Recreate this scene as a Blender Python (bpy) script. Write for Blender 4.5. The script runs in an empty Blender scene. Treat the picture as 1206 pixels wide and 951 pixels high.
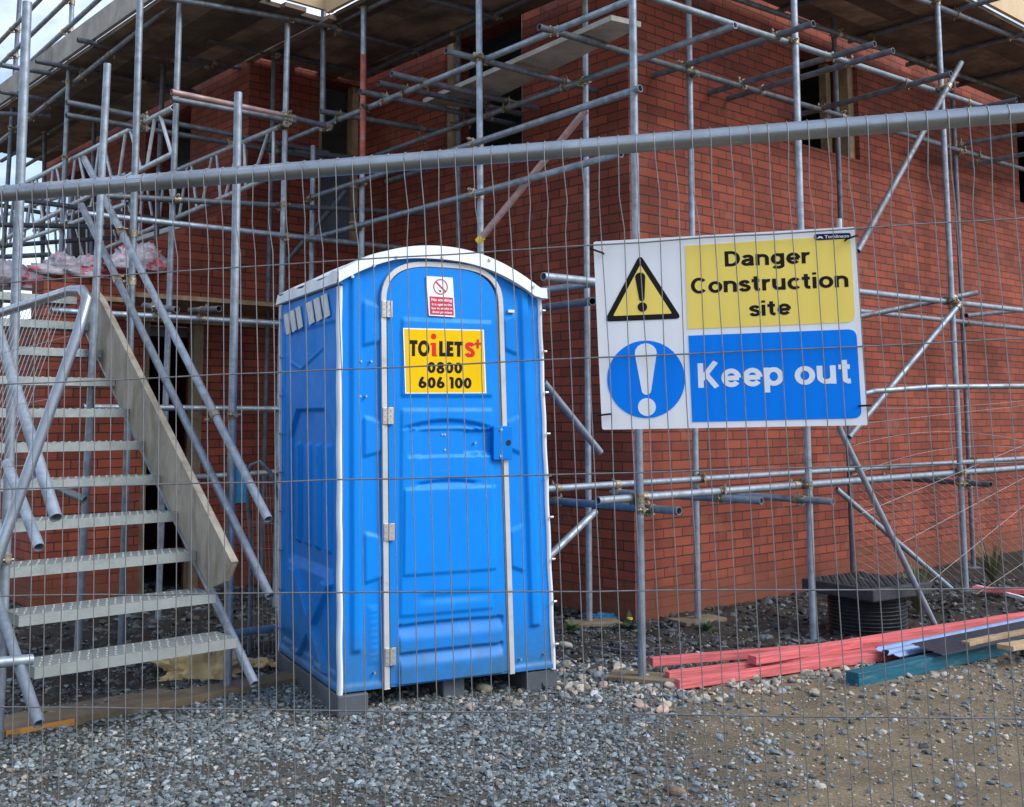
import bpy, math, random
import numpy as np
from mathutils import Vector, Matrix, noise
random.seed(7); rng = np.random.default_rng(7)
D = bpy.data
COL = bpy.context.scene.collection
R = math.radians
# ------------------------------------------------------------------ camera model (measured from the photograph)
F, PX, PY, CH = 1283., 603., 363., 1.55
up = np.array([-43., 12863., -1283.]); up /= np.linalg.norm(up)
yw = np.array([0, 0, -1.]); yw = yw - up * yw.dot(up); yw /= np.linalg.norm(yw)
xw = np.cross(yw, up)
RC = np.array([xw, yw, up])
CAM = np.array([0, 0, CH])
def ray(x, y): return RC @ np.array([(x - PX) / F, -(y - PY) / F, -1.])
def atz(x, y, z): return CAM + ray(x, y) * z
def onpl(x, y, n, d):
    r = ray(x, y); return CAM + r * ((d - n.dot(CAM)) / n.dot(r))
K = atz(745, 485, 8.37); K[2] = 0
aR = R(48.6)
uR = np.array([math.sin(aR), math.cos(aR), 0]); uL = np.array([-math.cos(aR), math.sin(aR), 0])
def AB(a, b, z=0.): return K + uR * a + uL * b + np.array([0, 0, z])
def toab(p):
    q = np.array(p) - K; return np.array([q.dot(uR), q.dot(uL), p[2]])
def pt(x, y, kind, v):
    """a point of the place seen at photo pixel x,y lying on the plane a=v, b=v, height=v, or at distance v"""
    if kind == 'a': return onpl(x, y, uR, uR.dot(K) + v)
    if kind == 'b': return onpl(x, y, uL, uL.dot(K) + v)
    if kind == 'h': return onpl(x, y, np.array([0, 0, 1.]), v)
    return atz(x, y, v)
# ------------------------------------------------------------------ helpers
def tag(o, label=None, cat=None, group=None, kind=None):
    if label: o['label'] = label
    if cat: o['category'] = cat
    if group: o['group'] = group
    if kind: o['kind'] = kind
    return o
def empty(name, loc=(0, 0, 0), rz=0., **k):
    o = D.objects.new(name, None); COL.objects.link(o); o.location = loc; o.rotation_euler = (0, 0, rz)
    o.empty_display_size = .1
    bpy.context.view_layer.update() if False else None
    return tag(o, **k)
class MB:
    def __init__(s): s.v = []; s.f = []; s.uv = []; s.sm = []
    def add(s, vs, fs, uvs=None, smooth=False):
        n = len(s.v); s.v += [tuple(map(float, v)) for v in vs]
        for i, f in enumerate(fs):
            s.f.append([n + q for q in f]); s.sm.append(smooth)
            s.uv.append(uvs[i] if uvs else [(0, 0)] * len(f))
        return s
    def box(s, p0, p1, fr=None):
        x0, y0, z0 = p0; x1, y1, z1 = p1
        c = [(x0, y0, z0), (x1, y0, z0), (x1, y1, z0), (x0, y1, z0), (x0, y0, z1), (x1, y0, z1), (x1, y1, z1), (x0, y1, z1)]
        fs = [(0, 3, 2, 1), (4, 5, 6, 7), (0, 1, 5, 4), (2, 3, 7, 6), (1, 2, 6, 5), (3, 0, 4, 7)]
        ax = [(0, 1), (0, 1), (0, 2), (0, 2), (1, 2), (1, 2)]
        off = [0, 0, 0, 0, .1125, .1125]
        uv = [[(c[q][ax[i][0]] + off[i], c[q][ax[i][1]]) for q in f] for i, f in enumerate(fs)]
        if fr: c = [fr(*q) for q in c]
        return s.add(c, fs, uv)
    def tube(s, a, b, r, n=14, wall=.004, caps=True, hollow=True, r2=None):
        a = np.array(a, float); b = np.array(b, float); r2 = r if r2 is None else r2
        d = b - a; L = np.linalg.norm(d); d /= L
        t = np.array([0, 0, 1.]) if abs(d[2]) < .9 else np.array([1., 0, 0])
        e = np.cross(d, t); e /= np.linalg.norm(e); g = np.cross(d, e)
        ring = lambda c, rr: [c + rr * (math.cos(2 * math.pi * i / n) * e + math.sin(2 * math.pi * i / n) * g) for i in range(n)]
        vs = ring(a, r) + ring(b, r2)
        s.add(vs, [(i, (i + 1) % n, n + (i + 1) % n, n + i) for i in range(n)],
              [[(i / n, 0), ((i + 1) / n, 0), ((i + 1) / n, L), (i / n, L)] for i in range(n)], True)
        if caps:
            if hollow:
                for c, dd, rr in ((a, d, r), (b, -d, r2)):
                    vs = ring(c, rr) + ring(c, rr - wall) + ring(c + dd * min(.25, L * .4), rr - wall)
                    f = [(i, (i + 1) % n, n + (i + 1) % n, n + i) for i in range(n)] + [(n + i, n + (i + 1) % n, 2 * n + (i + 1) % n, 2 * n + i) for i in range(n)]
                    f.append(tuple(range(2 * n, 3 * n)))
                    s.add(vs, f)
            else:
                s.add(ring(a, r) + ring(b, r2), [tuple(range(n)), tuple(range(n, 2 * n))])
        return s
    def path(s, pts, r, n=8, closed=False):
        pts = [np.array(p, float) for p in pts]; m = len(pts); vs = []; prev = None
        for i, p in enumerate(pts):
            d = pts[min(i + 1, m - 1)] - pts[max(i - 1, 0)]; d = d / (np.linalg.norm(d) + 1e-9)
            if prev is None:
                t = np.array([0, 0, 1.]) if abs(d[2]) < .9 else np.array([1., 0, 0])
                e = np.cross(d, t)
            else: e = prev - d * prev.dot(d)
            e /= np.linalg.norm(e) + 1e-9; prev = e; g = np.cross(d, e)
            rr = r[i] if hasattr(r, '__len__') else r
            vs += [p + rr * (math.cos(2 * math.pi * k / n) * e + math.sin(2 * math.pi * k / n) * g) for k in range(n)]
        fs = [(i * n + k, i * n + (k + 1) % n, (i + 1) * n + (k + 1) % n, (i + 1) * n + k) for i in range(m - 1) for k in range(n)]
        s.add(vs, fs, None, True)
        s.add(vs[:n] + vs[-n:], [tuple(range(n)), tuple(range(n, 2 * n))])
        return s
    def poly(s, pts, th, nrm):
        """extruded polygon"""
        pts = [np.array(p, float) for p in pts]; n = len(pts); nv = np.array(nrm, float) * th
        vs = pts + [p + nv for p in pts]
        s.add(vs, [tuple(range(n)), tuple(range(2 * n - 1, n - 1, -1))] + [(i, (i + 1) % n, n + (i + 1) % n, n + i) for i in range(n)])
        return s
    def grid(s, fn, nu, nv, smooth=True, uvs=None):
        vs = [fn(i / nu, j / nv) for j in range(nv + 1) for i in range(nu + 1)]
        fs = [(j * (nu + 1) + i, j * (nu + 1) + i + 1, (j + 1) * (nu + 1) + i + 1, (j + 1) * (nu + 1) + i) for j in range(nv) for i in range(nu)]
        return s.add(vs, fs, None, smooth)
    def build(s, name, mat, parent=None, bevel=0, loc=None, uvs=True):
        me = D.meshes.new(name); me.from_pydata(s.v, [], s.f)
        if uvs:
            l = me.uv_layers.new(name='UVMap'); l.data.foreach_set('uv', [c for f in s.uv for q in f for c in q])
        me.polygons.foreach_set('use_smooth', s.sm)
        me.materials.append(mat); me.validate(); me.update()
        o = D.objects.new(name, me); COL.objects.link(o)
        if parent is not None: o.parent = parent
        if loc is not None: o.location = loc
        if bevel:
            b = o.modifiers.new('bevel', 'BEVEL'); b.width = bevel; b.segments = 2; b.limit_method = 'ANGLE'
        return o
def text_pts(txt, offset=0.0, space=1.0):
    cu = D.curves.new('lettering', 'FONT'); cu.body = txt; cu.size = 1; cu.offset = offset; cu.space_character = space
    cu.resolution_u = 5
    o = D.objects.new('lettering', cu); COL.objects.link(o)
    dg = bpy.context.evaluated_depsgraph_get(); me = D.meshes.new_from_object(o.evaluated_get(dg))
    v = [tuple(q.co[:2]) for q in me.vertices]; f = [tuple(p.vertices) for p in me.polygons]
    D.objects.remove(o); D.curves.remove(cu); D.meshes.remove(me)
    return np.array(v), f
def add_text(mb, txt, x0, x1, yb, h, cap='H', offset=0.0, space=1.0, fr=None):
    """lettering stretched so that it runs x0..x1 with baseline yb and cap height h"""
    v, f = text_pts(txt, offset, space); c, _ = text_pts(cap, offset)
    ch = c[:, 1].max(); mn, mx = v[:, 0].min(), v[:, 0].max()
    q = [(x0 + (p[0] - mn) / (mx - mn) * (x1 - x0), yb + p[1] / ch * h) for p in v]
    mb.add([fr(*p) for p in q], f)
# bold grotesque lettering drawn with strokes
def _arc(cx, cy, rx, ry, a0, a1, n=14): return [(cx + rx * math.cos(R(a0 + (a1 - a0) * k / n)), cy + ry * math.sin(R(a0 + (a1 - a0) * k / n))) for k in range(n + 1)]
def _spl(P, n=5):
    P = [np.array(p) for p in P]; Q = [P[0]] + P + [P[-1]]; out = []
    for i in range(1, len(Q) - 2):
        for k in range(n):
            t = k / n; a, b, c, d = Q[i - 1:i + 3]; out.append(tuple(.5 * ((2 * b) + (c - a) * t + (2 * a - 5 * b + 4 * c - d) * t * t + (3 * b - a - 3 * c + d) * t ** 3)))
    return out + [tuple(P[-1])]
def glyph(ch, w):
    """strokes (centre lines), advance; cap height 1, stroke weight w"""
    h = w / 2; x = .73; m = x / 2; L = []
    if ch == ' ': return [], .30
    if ch == 'n': return [[(h, 0), (h, x)], _arc(h + .22, .44, .22, x - h - .44, 180, 0) + [(h + .44, 0)]], .44 + w + .09
    if ch == 'u': return [[(h + .44, 0), (h + .44, x)], [(h, x)] + _arc(h + .22, .29, .22, .29 - h, 180, 360) + [(h + .44, .4)]], .44 + w + .09
    if ch == 'r': return [[(h, 0), (h, x)], _arc(h + .23, .40, .23, x - h - .40, 180, 75)], .29 + w
    if ch == 'o': return [_arc(h + .245, m, .245, m - h + .012, 0, 360, 28)], .49 + w + .06
    if ch == 'c': return [_arc(h + .24, m, .24, m - h + .012, 42, 318, 24)], .44 + w + .05
    if ch == 'e': return [_arc(h + .24, m, .24, m - h + .012, 0, 322, 26), [(h, m - .01), (h + .24, m - .01), (h + .50, m - .01)]], .48 + w + .05
    if ch == 'a': return [_spl([(h + .02, .53), (h + .08, .60), (h + .2, x - h), (h + .34, .60), (h + .39, .48), (h + .39, .2), (h + .41, 0)]), _spl([(h + .39, .40), (h + .18, .375), (h + .02, .30), (h + .0, .18), (h + .1, h), (h + .26, .11), (h + .39, .24)])], .42 + w + .07
    if ch == 'g': return [_arc(h + .225, m + .01, .225, m - h, 0, 360, 28), [(h + .45, x)] + _arc(h + .225, -.05, .225, .13, 0, -155, 14)], .45 + w + .09
    if ch == 's': return [_spl([(h + .36, .51), (h + .30, .61), (h + .18, x - h), (h + .05, .59), (h + .01, .50), (h + .1, .42), (h + .26, .35), (h + .37, .27), (h + .37, .17), (h + .28, .095), (h + .18, .085), (h + .06, .11), (h, .21)])], .38 + w + .05
    if ch == 't': return [[(h + .10, .93), (h + .10, .22), (h + .13, .12), (h + .2, h * .9), (h + .29, h * .9)], [(0, x - .07), (h + .28, x - .07)]], .27 + w + .03
    if ch == 'i': return [[(h, 0), (h, x)], [(h, .86), (h, 1.01)]], w + .1
    if ch == 'l': return [[(h, 0), (h, 1)]], w + .1
    if ch == 'p': return [[(h, x), (h, -.27)], _arc(h + .235, m, .235, m - h + .01, 0, 360, 28)], .47 + w + .07
    if ch == 'm': return [[(h, 0), (h, x)], _arc(h + .18, .46, .18, x - h - .46, 180, 0) + [(h + .36, 0)], _arc(h + .54, .46, .18, x - h - .46, 180, 0) + [(h + .72, 0)]], .72 + w + .09
    if ch == 'D': return [[(h, 0), (h, 1)], [(h, h), (h + .22, h)] + _arc(h + .22, .5, .33, .5 - h, -90, 90) + [(h, 1 - h)]], .55 + w + .06
    if ch == 'C': return [_arc(h + .31, .5, .31, .5 - h + .015, 40, 320, 26)], .60 + w + .05
    if ch == 'K': return [[(h, 0), (h, 1)], [(h + .02, .33), (h + .53, 1.04)], [(h + .17, .56), (h + .54, 0)]], .55 + w + .06
    if ch == 'T': return [[(0, 1 - h), (.62, 1 - h)], [(.31, 1), (.31, 0)]], .66
    if ch == 'O': return [_arc(h + .33, .5, .33, .5 - h + .01, 0, 360, 32)], .66 + w + .05
    if ch == 'L': return [[(h, 1), (h, 0)], [(0, h), (.48, h)]], .53
    if ch == 'E': return [[(h, 1), (h, 0)], [(0, h), (.5, h)], [(0, .5), (.46, .5)], [(0, 1 - h), (.5, 1 - h)]], .56
    if ch == 'S': return [_spl([(h + .37, .74), (h + .31, .86), (h + .19, 1 - h), (h + .06, .84), (h + .02, .72), (h + .08, .6), (h + .2, .52), (h + .34, .42), (h + .39, .28), (h + .32, .14), (h + .19, h), (h + .06, .14), (h, .27)])], .42 + w + .05
    if ch == '0': return [_arc(h + .20, .5, .20, .5 - h, 0, 360, 28)], .40 + w + .07
    if ch == '8': return [_arc(h + .20, .28, .20, .28 - h + .04, 0, 360, 24), _arc(h + .20, .75, .16, .25 - h + .02, 0, 360, 24)], .40 + w + .07
    if ch == '6': return [_arc(h + .20, .32, .20, .32 - h + .0, 0, 360, 26), _spl([(h + .01, .38), (h + .08, .68), (h + .24, 1.0)])], .40 + w + .07
    if ch == '1': return [[(h + .1, 0), (h + .1, 1)], [(0, .93), (h + .1, .93)]], .1 + w + .09
    if ch == '+': return [[(0, .5), (.7, .5)], [(.35, .15), (.35, .85)]], .8
    return [], .4
def add_bold(mb, txt, x0, x1, yb, h, wt=.185, fr=None):
    out = []; X_ = 0
    for ch in txt:
        st, adv = glyph(ch, wt)
        for q in st: out.append([(X_ + p[0], p[1]) for p in q])
        X_ += adv
    allx = [p[0] for q in out for p in q]; mn, mxx = min(allx) - wt / 2, max(allx) + wt / 2; sx = (x1 - x0) / (mxx - mn)
    for k, q in enumerate(out):
        P = [np.array(p) for p in q]; n = len(P); cl = np.linalg.norm(P[0] - P[-1]) < 1e-6; V = []
        for i in range(n):
            if cl: d = P[(i + 1) % (n - 1)] - P[(i - 1) % (n - 1)]
            else: d = P[min(i + 1, n - 1)] - P[max(i - 1, 0)]
            d = d / (np.linalg.norm(d) + 1e-9); pe = np.array([-d[1], d[0]]) * wt / 2
            for sg_ in (1, -1): V.append(P[i] + pe * sg_)
        mb.add([fr(x0 + (v[0] - mn) * sx, yb + v[1] * h, k % 7 * .00007) for v in V], [(2 * i, 2 * i + 1, 2 * i + 3, 2 * i + 2) for i in range(n - 1)])
# ------------------------------------------------------------------ materials
def mat(name, col=(.5, .5, .5), rough=.6, metal=0., var=0., vscale=8., bump=0., bscale=40., obj_var=0., spots=None, coord='Object', spec=None, stretch=None):
    m = D.materials.new(name); m.use_nodes = True; nt = m.node_tree; nt.nodes.clear(); N = nt.nodes.new; L = nt.links.new
    out = N('ShaderNodeOutputMaterial'); p = N('ShaderNodeBsdfPrincipled'); L(p.outputs[0], out.inputs[0])
    p.inputs['Roughness'].default_value = rough; p.inputs['Metallic'].default_value = metal
    if spec is not None: p.inputs['Specular IOR Level'].default_value = spec
    tc = N('ShaderNodeTexCoord'); src = tc.outputs[coord]
    if stretch:
        mp = N('ShaderNodeMapping'); mp.inputs['Scale'].default_value = stretch; L(src, mp.inputs['Vector']); src = mp.outputs[0]
    rgb = N('ShaderNodeRGB'); rgb.outputs[0].default_value = (*col, 1); cur = rgb.outputs[0]
    def noise_(sc, det=5.):
        n = N('ShaderNodeTexNoise'); n.inputs['Scale'].default_value = sc; n.inputs['Detail'].default_value = det; n.inputs['Roughness'].default_value = .62
        L(src, n.inputs['Vector']); return n
    if var:
        n = noise_(vscale); mr = N('ShaderNodeMapRange'); mr.inputs[1].default_value = .3; mr.inputs[2].default_value = .7
        mr.inputs[3].default_value = 1 - var; mr.inputs[4].default_value = 1 + var; L(n.outputs[0], mr.inputs[0])
        mx = N('ShaderNodeVectorMath'); mx.operation = 'SCALE'; L(cur, mx.inputs[0]); L(mr.outputs[0], mx.inputs['Scale']); cur = mx.outputs[0]
        r2 = N('ShaderNodeMapRange'); r2.inputs[1].default_value = .3; r2.inputs[2].default_value = .7; r2.inputs[3].default_value = min(1, rough + .12); r2.inputs[4].default_value = max(.05, rough - .12)
        L(n.outputs[0], r2.inputs[0]); L(r2.outputs[0], p.inputs['Roughness'])
    if obj_var:
        oi = N('ShaderNodeObjectInfo'); mr = N('ShaderNodeMapRange'); mr.inputs[3].default_value = 1 - obj_var; mr.inputs[4].default_value = 1 + obj_var
        L(oi.outputs['Random'], mr.inputs[0]); mx = N('ShaderNodeVectorMath'); mx.operation = 'SCALE'; L(cur, mx.inputs[0]); L(mr.outputs[0], mx.inputs['Scale']); cur = mx.outputs[0]
    if spots:
        sc, lo, hi, c2, amt = spots
        n = noise_(sc, 8); mr = N('ShaderNodeMapRange'); mr.inputs[1].default_value = lo; mr.inputs[2].default_value = hi; mr.inputs[4].default_value = amt; L(n.outputs[0], mr.inputs[0])
        mx = N('ShaderNodeMix'); mx.data_type = 'RGBA'; mx.inputs[7].default_value = (*c2, 1); L(mr.outputs[0], mx.inputs[0]); L(cur, mx.inputs[6]); cur = mx.outputs[2]
    L(cur, p.inputs['Base Color'])
    if bump:
        n = noise_(bscale, 6); b = N('ShaderNodeBump'); b.inputs['Strength'].default_value = bump; b.inputs['Distance'].default_value = .01; L(n.outputs[0], b.inputs['Height']); L(b.outputs[0], p.inputs['Normal'])
    return m
M = {}
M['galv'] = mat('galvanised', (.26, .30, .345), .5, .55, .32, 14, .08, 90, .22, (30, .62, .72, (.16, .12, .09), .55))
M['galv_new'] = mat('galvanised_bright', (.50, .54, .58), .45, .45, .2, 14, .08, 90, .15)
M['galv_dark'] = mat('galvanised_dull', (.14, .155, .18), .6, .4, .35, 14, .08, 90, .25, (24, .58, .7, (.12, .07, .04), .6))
M['fence_galv'] = mat('fence_galvanised', (.33, .36, .40), .33, .85, .18, 9, .05, 60)
M['wire'] = mat('wire', (.22, .22, .225), .5, .5, .2, 30, 0, 0, 0, (18, .6, .7, (.2, .1, .06), .5))
M['wire_thin'] = mat('wire_thin', (.42, .42, .42), .5, .5)
M['coupler'] = mat('coupler_zinc', (.34, .30, .22), .5, .6, .4, 50, .2, 120, .4, (60, .5, .62, (.16, .06, .03), .7))
M['red_tube'] = mat('red_tube', (.42, .10, .07), .6, .1, .3, 10, .05, 80, 0, (20, .55, .66, (.3, .3, .3), .7))
M['pink_tube'] = mat('faded_pink_tube', (.36, .23, .22), .6, .3, .25, 10, .05, 80)
M['board'] = mat('scaffold_board', (.20, .145, .105), .9, 0, .4, 3, .5, 30, .6, (2.2, .45, .65, (.07, .05, .04), .85), stretch=None)
M['toe'] = mat('weathered_toe_board', (.36, .33, .29), .9, 0, .25, 4, .4, 40, .15, (9, .6, .75, (.2, .17, .14), .6))
M['ply'] = mat('pale_plywood', (.56, .42, .25), .8, 0, .15, 3, .2, 30, .1, (6, .6, .75, (.4, .27, .13), .6))
M['oldwood'] = mat('stair_plank', (.34, .30, .235), .9, 0, .3, 6, .5, 40, 0, (9, .5, .64, (.19, .15, .11), .75), stretch=(1, 1, .35))
M['timber'] = mat('raw_timber', (.36, .25, .145), .85, 0, .3, 12, .3, 50, .2)
M['dirty_timber'] = mat('muddy_timber', (.20, .15, .095), .95, 0, .35, 5, .5, 40, .2)
M['orange'] = mat('orange_paint', (.55, .22, .03), .7, 0, .2, 12, .2, 60, 0, (15, .55, .62, (.2, .15, .1), .8))
M['tread'] = mat('alu_tread', (.31, .335, .32), .5, .6, .2, 10, .3, 160)
M['blue'] = mat('blue_plastic', (.0, .225, .74), .45, 0, .07, 3, .06, 14, 0, (4, .58, .85, (.05, .24, .6), .35), spec=.22)
def grime(m, z0, z1, col, amt):
    nt = m.node_tree; N = nt.nodes.new; L = nt.links.new; p = [n for n in nt.nodes if n.type == 'BSDF_PRINCIPLED'][0]; src = p.inputs['Base Color'].links[0].from_socket
    tc = N('ShaderNodeTexCoord'); sp = N('ShaderNodeSeparateXYZ'); L(tc.outputs['Object'], sp.inputs[0]); n = N('ShaderNodeTexNoise'); n.inputs['Scale'].default_value = 9; n.inputs['Detail'].default_value = 9; n.inputs['Roughness'].default_value = .7; L(tc.outputs['Object'], n.inputs['Vector'])
    a = N('ShaderNodeMath'); a.operation = 'MULTIPLY_ADD'; a.inputs[1].default_value = -.9; L(n.outputs[0], a.inputs[0]); L(sp.outputs['Z'], a.inputs[2])
    r = N('ShaderNodeMapRange'); r.inputs[1].default_value = z0; r.inputs[2].default_value = z1; r.inputs[3].default_value = amt; r.inputs[4].default_value = 0; L(a.outputs[0], r.inputs[0])
    x = N('ShaderNodeMix'); x.data_type = 'RGBA'; x.inputs[7].default_value = (*col, 1); L(r.outputs[0], x.inputs[0]); L(src, x.inputs[6])
    # fine vertical scuffs and wiped streaks
    mp = N('ShaderNodeMapping'); mp.inputs['Scale'].default_value = (26, 26, 2.2); L(tc.outputs['Object'], mp.inputs[0]); n2 = N('ShaderNodeTexNoise'); n2.inputs['Scale'].default_value = 1; n2.inputs['Detail'].default_value = 6; L(mp.outputs[0], n2.inputs['Vector'])
    r2 = N('ShaderNodeMapRange'); r2.inputs[1].default_value = .62; r2.inputs[2].default_value = .8; r2.inputs[4].default_value = .22; L(n2.outputs[0], r2.inputs[0]); y = N('ShaderNodeMix'); y.data_type = 'RGBA'; y.inputs[7].default_value = (.07, .27, .6, 1); L(r2.outputs[0], y.inputs[0]); L(x.outputs[2], y.inputs[6]); L(y.outputs[2], p.inputs['Base Color'])
grime(M['blue'], -.40, .08, (.05, .13, .20), .85)
M['blue_dark'] = mat('blue_latch_plastic', (.0, .19, .66), .4)
M['white_roof'] = mat('white_roof_plastic', (.72, .75, .78), .5, 0, .06, 4, .05, 20, 0, (7, .6, .8, (.5, .52, .52), .4))
M['white_trim'] = mat('white_trim', (.75, .77, .79), .5)
M['vent'] = mat('vent_louvre', (.62, .63, .60), .6, 0, .1, 20)
M['frame'] = mat('door_frame_strip', (.56, .53, .50), .5, .2, .15, 6, 0, 0, 0, (10, .6, .75, (.35, .3, .26), .6))
M['hinge'] = mat('hinge_steel', (.55, .52, .48), .4, .7, .25, 60)
M['gap_shade'] = mat('black_gap_shade', (.012, .012, .014), .8)  # near-black colour for the shade inside the door gap and keyhole
M['skid'] = mat('grey_skid_plastic', (.075, .085, .10), .65, 0, .2, 6, .1, 40, 0, (8, .55, .75, (.14, .13, .12), .5))
M['s_white'] = mat('sign_white', (.84, .86, .90), .45, 0, .03, 5)
M['s_yellow'] = mat('sign_yellow', (.95, .73, .16), .45, 0, .04, 5)
M['s_blue'] = mat('sign_blue', (.0, .22, .90), .5, 0, .03, 5)
M['s_black'] = mat('sign_black', (.015, .012, .012), .45)
M['s_navy'] = mat('sign_navy', (.012, .015, .06), .5)
M['t_yellow'] = mat('sticker_yellow', (.85, .52, .0), .4, 0, .04, 6)
M['t_red'] = mat('sticker_red', (.72, .03, .03), .4)
M['t_pinkred'] = mat('sticker_faded_red', (.62, .05, .09), .45)
M['black'] = mat('black_plastic', (.016, .017, .02), .5, 0, .2, 20, .1, 60)
M['lid'] = mat('manhole_lid', (.03, .032, .037), .6, 0, .3, 30, .6, 220)
M['pink'] = mat('pink_timber', (.60, .13, .135), .8, 0, .32, 60, .25, 60, .12, (40, .52, .66, (.42, .09, .08), .8), stretch=(.06, 1, 1))
M['teal'] = mat('teal_timber', (.006, .10, .15), .45, 0, .4, 40, .3, 60, 0, (30, .56, .7, (.12, .25, .28), .6), stretch=(.1, 1, 1))
M['sheet'] = mat('blue_grey_sheet', (.17, .25, .42), .5, .3, .15, 6, .05, 40)
M['sheetdark'] = mat('dark_sheet', (.03, .035, .05), .5, .2, .3, 8)
M['bag'] = mat('yellow_plastic_bag', (.66, .47, .22), .55, 0, .3, 9, .9, 14)
M['film'] = mat('plastic_film', (.42, .38, .43), .3, 0, .35, 12, .9, 16, 0, (6, .55, .58, (.55, .05, .09), .8))
M['concrete'] = mat('concrete', (.30, .29, .27), .9, 0, .2, 3, .3, 40)
M['interior'] = mat('bare_blockwork', (.20, .20, .20), .95, 0, .25, 3, .3, 30)
M['greyboard'] = mat('grey_board', (.09, .11, .14), .8, 0, .2, 6)
M['leaf'] = mat('weed_leaf', (.045, .075, .025), .6, 0, .4, 30, 0, 0, .3)
M['dead'] = mat('dry_stalk', (.13, .13, .06), .8, 0, .3, 30)
M['flower'] = mat('yellow_flower', (.7, .5, .03), .6)
M['tagblue'] = mat('blue_tag', (.03, .25, .42), .5)
M['yellowcap'] = mat('yellow_cap', (.75, .55, .03), .5)
M['white_tube'] = mat('white_wrap', (.6, .62, .62), .6, 0, .2, 30)

for k_ in ('s_white', 's_yellow', 's_blue', 's_black', 's_navy', 't_yellow', 't_red', 't_pinkred', 'blue_dark'):
    [n for n in M[k_].node_tree.nodes if n.type == 'BSDF_PRINCIPLED'][0].inputs['Specular IOR Level'].default_value = .12
def brick_mat():
    m = D.materials.new('red_brickwork'); m.use_nodes = True; nt = m.node_tree; nt.nodes.clear(); N = nt.nodes.new; L = nt.links.new
    out = N('ShaderNodeOutputMaterial'); p = N('ShaderNodeBsdfPrincipled'); L(p.outputs[0], out.inputs[0]); p.inputs['Roughness'].default_value = .85
    p.inputs['Specular IOR Level'].default_value = .3
    uv = N('ShaderNodeUVMap'); uv.uv_map = 'UVMap'
    # slight wobble so the joints are not ruler straight
    nz = N('ShaderNodeTexNoise'); nz.inputs['Scale'].default_value = 9; L(uv.outputs[0], nz.inputs['Vector'])
    sb = N('ShaderNodeVectorMath'); sb.operation = 'SUBTRACT'; sb.inputs[1].default_value = (.5, .5, .5); L(nz.outputs['Color'], sb.inputs[0])
    sc = N('ShaderNodeVectorMath'); sc.operation = 'SCALE'; sc.inputs['Scale'].default_value = .006; L(sb.outputs[0], sc.inputs[0])
    ad = N('ShaderNodeVectorMath'); L(uv.outputs[0], ad.inputs[0]); L(sc.outputs[0], ad.inputs[1])
    br = N('ShaderNodeTexBrick'); L(ad.outputs[0], br.inputs['Vector']); br.offset = .5
    br.inputs['Scale'].default_value = 1; br.inputs['Brick Width'].default_value = .225; br.inputs['Row Height'].default_value = .075
    br.inputs['Mortar Size'].default_value = .005; br.inputs['Mortar Smooth'].default_value = .12; br.inputs['Bias'].default_value = 0
    br.inputs['Color1'].default_value = (.30, .070, .038, 1); br.inputs['Color2'].default_value = (.19, .045, .028, 1); br.inputs['Mortar'].default_value = (.048, .030, .026, 1)
    n1 = N('ShaderNodeTexNoise'); n1.inputs['Scale'].default_value = 1.3; n1.inputs['Detail'].default_value = 4; L(uv.outputs[0], n1.inputs['Vector'])
    n2 = N('ShaderNodeTexNoise'); n2.inputs['Scale'].default_value = 70; n2.inputs['Detail'].default_value = 5; L(uv.outputs[0], n2.inputs['Vector'])
    def mr(i, a, b, c, d):
        q = N('ShaderNodeMapRange'); q.inputs[1].default_value = a; q.inputs[2].default_value = b; q.inputs[3].default_value = c; q.inputs[4].default_value = d; L(i, q.inputs[0]); return q.outputs[0]
    def scl(c, f):
        q = N('ShaderNodeVectorMath'); q.operation = 'SCALE'; L(c, q.inputs[0]); L(f, q.inputs['Scale']); return q.outputs[0]
    c = scl(br.outputs['Color'], mr(n1.outputs[0], .3, .7, .78, 1.2)); c = scl(c, mr(n2.outputs[0], .3, .7, .86, 1.14))
    # mud splashed over the bottom courses, joints smeared over
    sp = N('ShaderNodeSeparateXYZ'); L(uv.outputs[0], sp.inputs[0])
    n3 = N('ShaderNodeTexNoise'); n3.inputs['Scale'].default_value = 5; n3.inputs['Detail'].default_value = 6; L(uv.outputs[0], n3.inputs['Vector'])
    a = N('ShaderNodeMath'); a.operation = 'MULTIPLY_ADD'; a.inputs[1].default_value = .35; L(n3.outputs[0], a.inputs[0]); L(sp.outputs['Y'], a.inputs[2])
    mx = N('ShaderNodeMix'); mx.data_type = 'RGBA'; mx.inputs[7].default_value = (.17, .058, .034, 1); L(mr(a.outputs[0], .30, .50, .85, 0), mx.inputs[0]); L(c, mx.inputs[6])
    # pale mortar smears at mid height
    n4 = N('ShaderNodeTexNoise'); n4.inputs['Scale'].default_value = 2.2; n4.inputs['Detail'].default_value = 8; n4.inputs['Roughness'].default_value = .7; L(uv.outputs[0], n4.inputs['Vector'])
    mx2 = N('ShaderNodeMix'); mx2.data_type = 'RGBA'; mx2.inputs[7].default_value = (.30, .13, .09, 1); L(mr(n4.outputs[0], .56, .74, 0, .7), mx2.inputs[0]); L(mx.outputs[2], mx2.inputs[6])
    L(mx2.outputs[2], p.inputs['Base Color'])
    b = N('ShaderNodeBump'); b.inputs['Strength'].default_value = .8; b.inputs['Distance'].default_value = .006; b.invert = True; L(br.outputs['Fac'], b.inputs['Height'])
    b2 = N('ShaderNodeBump'); b2.inputs['Strength'].default_value = .35; b2.inputs['Distance'].default_value = .004; L(n2.outputs[0], b2.inputs['Height']); L(b.outputs[0], b2.inputs['Normal'])
    L(b2.outputs[0], p.inputs['Normal'])
    return m
M['brick'] = brick_mat()

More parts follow.
